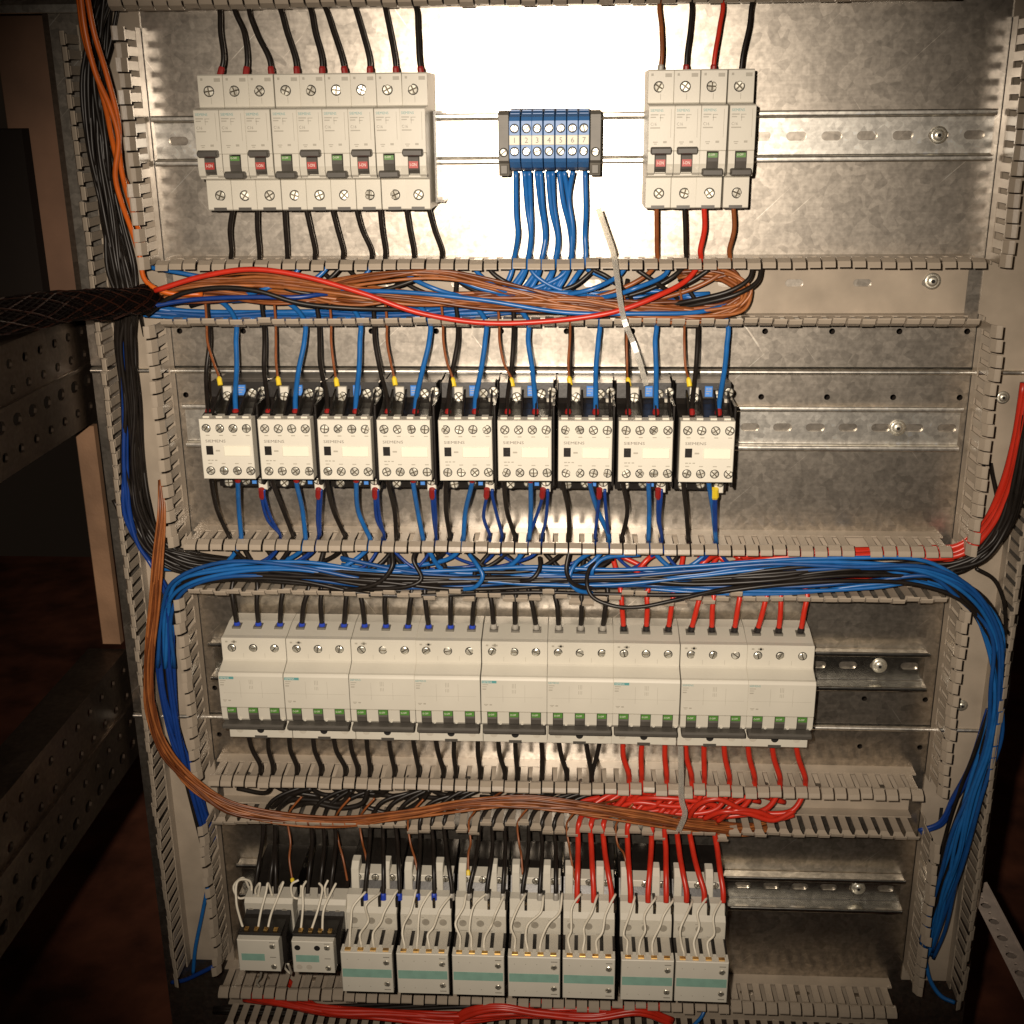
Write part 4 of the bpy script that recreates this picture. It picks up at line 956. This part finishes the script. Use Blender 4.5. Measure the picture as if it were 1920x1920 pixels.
OR = [[(150, -15, 70), (160, 60, 70), (180, 140, 66), (206, 200, 60), (222, 260, 56), (216, 330, 54), (228, 380, 50), (246, 430, 44), (262, 480, 40), (272, 525, 44), (310, 548, 46), (380, 552, 40)],
      [(162, -15, 66), (176, 60, 66), (200, 140, 60), (222, 230, 54), (224, 290, 50), (232, 340, 46), (250, 400, 38), (272, 470, 30)],
      [(146, -15, 62), (158, 70, 62), (184, 150, 60), (200, 210, 54), (210, 260, 46), (222, 310, 38), (244, 360, 28), (262, 420, 20)]]
for i, p in enumerate(OR):
    wire(p, 1.9, 'wire_orange', ['front orange wire hanging over the left duct from the top', 'second orange wire over the left duct, right of the front one', 'rear orange wire slipping behind the fingers of the left duct'][i], 'orange wires at the left duct')
bundle([(300, 900, 40), (303, 960, 48), (296, 1050, 50), (288, 1140, 50), (278, 1240, 50), (282, 1330, 50), (310, 1410, 50), (360, 1470, 48), (430, 1512, 46), (530, 1532, 42), (640, 1540, 42), (760, 1528, 44), (880, 1508, 46), (980, 1505, 46), (1100, 1516, 46), (1220, 1535, 42), (1320, 1550, 36), (1396, 1556, 26), (1450, 1545, 10)], 22, [1, 2.4, 3.8, 4.4, 4.6, 4.8, 5.4, 6, 6, 5.5, 5.2, 5, 5, 6, 6.5, 7, 7.5, 7, 6], 1.0, 'wire_brown', 'thin brown wire of the bundle sagging from left duct into lower duct', 'brown wires of the sagging bundle', [2, 3, 3, 3, 3, 3, 4, 4, 4, 4, 4, 4, 4, 4, 4, 4, 5, 5, 4], 0.42, 0.12, 5, 6)
# black snakes in the lower duct
for i, p in enumerate([[(585, 1478, 26), (545, 1490, 26), (515, 1510, 22), (505, 1530, 16)], [(660, 1480, 28), (640, 1505, 28), (590, 1500, 26), (545, 1500, 24), (525, 1515, 20)], [(690, 1478, 28), (680, 1505, 30), (640, 1515, 30), (580, 1505, 26), (545, 1515, 20)], [(805, 1480, 28), (790, 1500, 26), (740, 1525, 22), (680, 1512, 20)]]):
    wire(p, 2.2, 'wire_black', f'{ORD[i]} thick black wire from the left snaking in the lower duct', 'black snaking wires in the lower duct')
for i, p in enumerate([[(1170, 1500, 24), (1220, 1496, 32), (1290, 1500, 34), (1350, 1512, 30)], [(1130, 1525, 24), (1190, 1505, 30), (1260, 1512, 32), (1330, 1510, 28)], [(1285, 1545, 30), (1310, 1508, 42), (1345, 1498, 44), (1385, 1515, 42), (1420, 1530, 36), (1440, 1532, 30)], [(1320, 1535, 34), (1355, 1522, 42), (1400, 1525, 42), (1450, 1538, 40), (1490, 1520, 34)], [(1345, 1540, 34), (1375, 1520, 42), (1420, 1522, 40), (1460, 1535, 36), (1488, 1528, 32)]]):
    wire(p, 2.2, 'wire_red', f'{ORD[i]} thick red cable from the left looping in the lower duct', 'red cables looping in the lower duct')

# right duct: blue strand hanging down
bundle([(1856, 1330, 22), (1820, 1440, 18), (1790, 1500, 14), (1764, 1545, 12), (1725, 1560, 8)], 6, 4, 1.9, 'wire_navy', 'blue wire leaning against the inner fingers of the right duct', 'inner blue wires in the right duct', 3, 0.3)
wire([(1735, 1800, 12), (1745, 1840, 16), (1765, 1868, 22), (1790, 1880, 26)], 1.9, 'wire_blue', 'single blue wire at the foot of the right duct', 'single wires in the right duct')
# bottom duct: red cables
bundle([(455, 1870, 24), (520, 1882, 34), (600, 1898, 40), (720, 1908, 42), (840, 1912, 42), (960, 1905, 42), (1080, 1900, 40), (1180, 1895, 36), (1255, 1890, 30)], 12, 6, 2.2, 'wire_red', 'red cable lying in the bottom duct', 'red cables in the bottom duct', 6, 0.4, 0.4)
bundle([(840, 1925, 40), (870, 1900, 44), (930, 1888, 46), (1010, 1898, 46), (1110, 1905, 44), (1200, 1895, 42), (1260, 1915, 36)], 4, 3, 2.3, 'wire_red', 'red cable humping up at the middle of the bottom duct', 'humped red cables in the bottom duct', 3, 0.3)
bundle([(400, 1890, 14), (560, 1895, 14), (760, 1885, 16), (900, 1880, 18), (1050, 1886, 16)], 6, 5, 1.9, 'wire_black', 'black cable at the floor of the bottom duct', 'black cables in the bottom duct', 3, 0.4)
wire([(1322, 1890, 20), (1316, 1905, 24), (1298, 1925, 26)], 1.6, 'wire_blue', 'short blue wire at the bottom edge right of the red cables', 'single wires in the bottom duct')

# cable ties
def tie(pts, w, t, label):
    P = spline(world_pts(pts), 6); q = MB(); vs = []; n = len(P)
    for i, p in enumerate(P):
        a = Vector(P[min(i+1, n-1)])-Vector(P[max(i-1, 0)]); a.normalize()
        s = Vector((a.y, -a.x, 0)).normalized() if abs(a.z) < 0.98 else Vector((1, 0, 0)); u = s.cross(a).normalized()
        for sx, su in ((-1, -1), (1, -1), (1, 1), (-1, 1)): vs.append(tuple(Vector(p)+s*sx*w/2+u*su*t/2))
    fs = [(0, 1, 2, 3), (4*n-4, 4*n-3, 4*n-2, 4*n-1)]
    for i in range(n-1):
        for a in range(4): b = (a+1) % 4; fs.append((4*i+a, 4*i+b, 4*i+4+b, 4*i+4+a))
    q.add(vs, fs); c = P[n//2]
    o = q.build('cable_tie', 'tie', None, c, False, c); tag(o, label, 'cable tie', 'translucent cable ties'); return o
tie([(1122, 392, 66), (1135, 430, 64), (1150, 475, 60), (1157, 520, 56), (1164, 570, 54), (1172, 605, 54), (1190, 650, 60), (1212, 722, 62)], 3.9, 1.5, 'long translucent cable tie hanging across the upper duct to the contactors')
tie([(1276, 1400, 60), (1277, 1450, 56), (1278, 1500, 54), (1284, 1525, 54), (1272, 1558, 52)], 4.4, 1.4, 'short translucent cable tie hanging over the brown bundle in the lower duct')

# dark braided sleeve leaving to the left
P = spline(world_pts([(286, 556, 36), (256, 564, 54), (200, 570, 76), (130, 574, 104), (40, 588, 160), (-90, 612, 230)]), 12)
c = P[len(P)//2]; rad = lambda t: 8.6+2.2*t+0.7*math.sin(t*19)
root = empty('cable_sleeve', c); tag(root, 'dark woven cable sleeve bursting out of the left duct to the left edge', 'cable sleeve')
MB().tube(P, lambda t: rad(t)*0.94, 20).build('core', 'sleeve', root, (0, 0, 0), True, c)
q = MB(); nP = len(P)
for k in range(44):
    pts = []; a0 = 2*math.pi*(k//2)/22+R(-.08, .08); sg = 1 if k % 2 else -1; lift = R(0.0, 0.9)
    for i in range(0, nP, 2):
        t = i/(nP-1); tv = Vector(P[min(i+1, nP-1)])-Vector(P[max(i-1, 0)]); tv.normalize()
        e1 = Vector((0, 1, 0)); e1 = (e1-tv*e1.dot(tv)).normalized(); e2 = tv.cross(e1); an = a0+sg*t*7.0
        rr = rad(t)+0.3+lift+0.35*math.sin(an*11)
        pts.append(tuple(Vector(P[i])+rr*(e1*math.cos(an)+e2*math.sin(an))))
    q.mi = 0 if k % 3 else 1; q.tube(pts, 0.55, 5)
o = q.build('braid', ['braid_dark', 'braid_brown'], root, (0, 0, 0), True, c); o['kind'] = 'stuff'

# ------------------------------------------------------------------ cabinet frame at the sides, board and floor
def depth_profile(x, z0, z1, d0, d1, facing, label, hole_rows, lip):
    """perforated steel frame profile running away from the plate (along d)"""
    root = empty('frame_profile', (x, z0, d0)); tag(root, label, 'frame profile', 'perforated cabinet frame profiles')
    q = MB(); h = z1-z0; L = d1-d0
    # sheet in the z-d plane, holes along d
    t = MB()
    zz = [0]
    for zr in hole_rows:
        hs = [(12.5+25*k, zr, 13 if int(zr) % 2 else 9, 9 if int(zr) % 2 else 7) for k in range(int(L/25))]
        if zr-7 > zz[-1]: t.add([(0, zz[-1], 0), (L, zz[-1], 0), (L, zr-7, 0), (0, zr-7, 0)], [(0, 1, 2, 3)])
        t.holed(0, L, zr-7, zr+7, 0, hs, 2, 2); zz.append(zr+7)
    t.add([(0, zz[-1], 0), (L, zz[-1], 0), (L, h, 0), (0, h, 0)], [(0, 1, 2, 3)])
    q.add([(facing*b, a2, a) for a, a2, b in t.v], t.f)
    q.build('web', 'frame_steel', root)
    q = MB(); q.box(0, lip, h, h+2, 0, L); q.box(0, lip, -2, 0, 0, L); q.box(-1.5*facing, 2.5*facing, h*0.52, h*0.52+2.5, 0, L)
    q.build('flange', 'frame_steel', root)
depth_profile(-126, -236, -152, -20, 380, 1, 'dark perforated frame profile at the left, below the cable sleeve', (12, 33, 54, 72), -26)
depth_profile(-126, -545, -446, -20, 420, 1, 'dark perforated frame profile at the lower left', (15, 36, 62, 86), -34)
root = empty('frame_profile', (623, -676, 0)); tag(root, 'pale perforated frame profile at the bottom right corner', 'frame profile', 'perforated cabinet frame profiles')
t = MB(); hs = [(11+22*k+(0 if j else 11), 8, 10 if j else 3.5, 9 if j else 3.5) for k in range(16) for j in (0, 1)]
t.holed(0, 360, 0, 18, 0, hs, 1.5, 2); q = MB(); q.add([(b, c2, a-40) for a, b, c2 in t.v], t.f); q.build('web', 'frame_pale', root)
MB().box(18, 19.5, -26, 0.5, -40, 320).build('flange', 'frame_pale', root)
# upright slotted strip left of the left duct
root = empty('frame_upright', (-113, 0, -6)); tag(root, 'upright slotted steel strip along the outside of the left duct', 'frame upright')
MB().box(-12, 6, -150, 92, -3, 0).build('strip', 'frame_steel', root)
for k in range(9):
    z = 60-23.4*k
    for x in (-5.5, -1.8): MB().box(x-0.9, x+0.9, z-8, z+8, -0.5, 1.0, 0.4).build('tab', 'rail_steel', root)  # raised bright pieces added to imitate reflections on the strip's slot edges
    MB().cyl(-3.6, z-11.7, -0.4, 0.8, 1.1, 10).build('rivet', 'rail_steel', root)
root = empty('cross_rail', (-140, 66, 10)); tag(root, 'bright horizontal steel edge in the top left corner', 'cross rail')
MB().prism([(0, 0), (0, 9), (5, 10), (9, 7), (9, 0)], -40, 62).build('edge', 'rail_steel', root)
o = MB().box(-16, 0, -440, -244, -4, 4, 0.8).build('wooden_board', 'wood', None, (-131, 0, -24)); tag(o, 'pale brown wooden board standing between the left frame profiles', 'board')
o = MB().box(-46, 0, -160, 74, -6, 0, 0.8).build('brown_board', 'brown_board', None, (-132, 0, -40)); tag(o, 'reddish brown panel in the top left corner', 'panel')
o = MB().box(-60, 0, -190, -12, 0, 14, 1).build('dark_box', 'dark_box', None, (-160, 0, -38)); tag(o, 'dark block in front of the brown panel at the left edge', 'block')
o = MB().box(-1800, 2600, -1203, -1200, -2200, 900).build('floor', 'floor_brown'); structure(o, 'dark reddish brown floor')
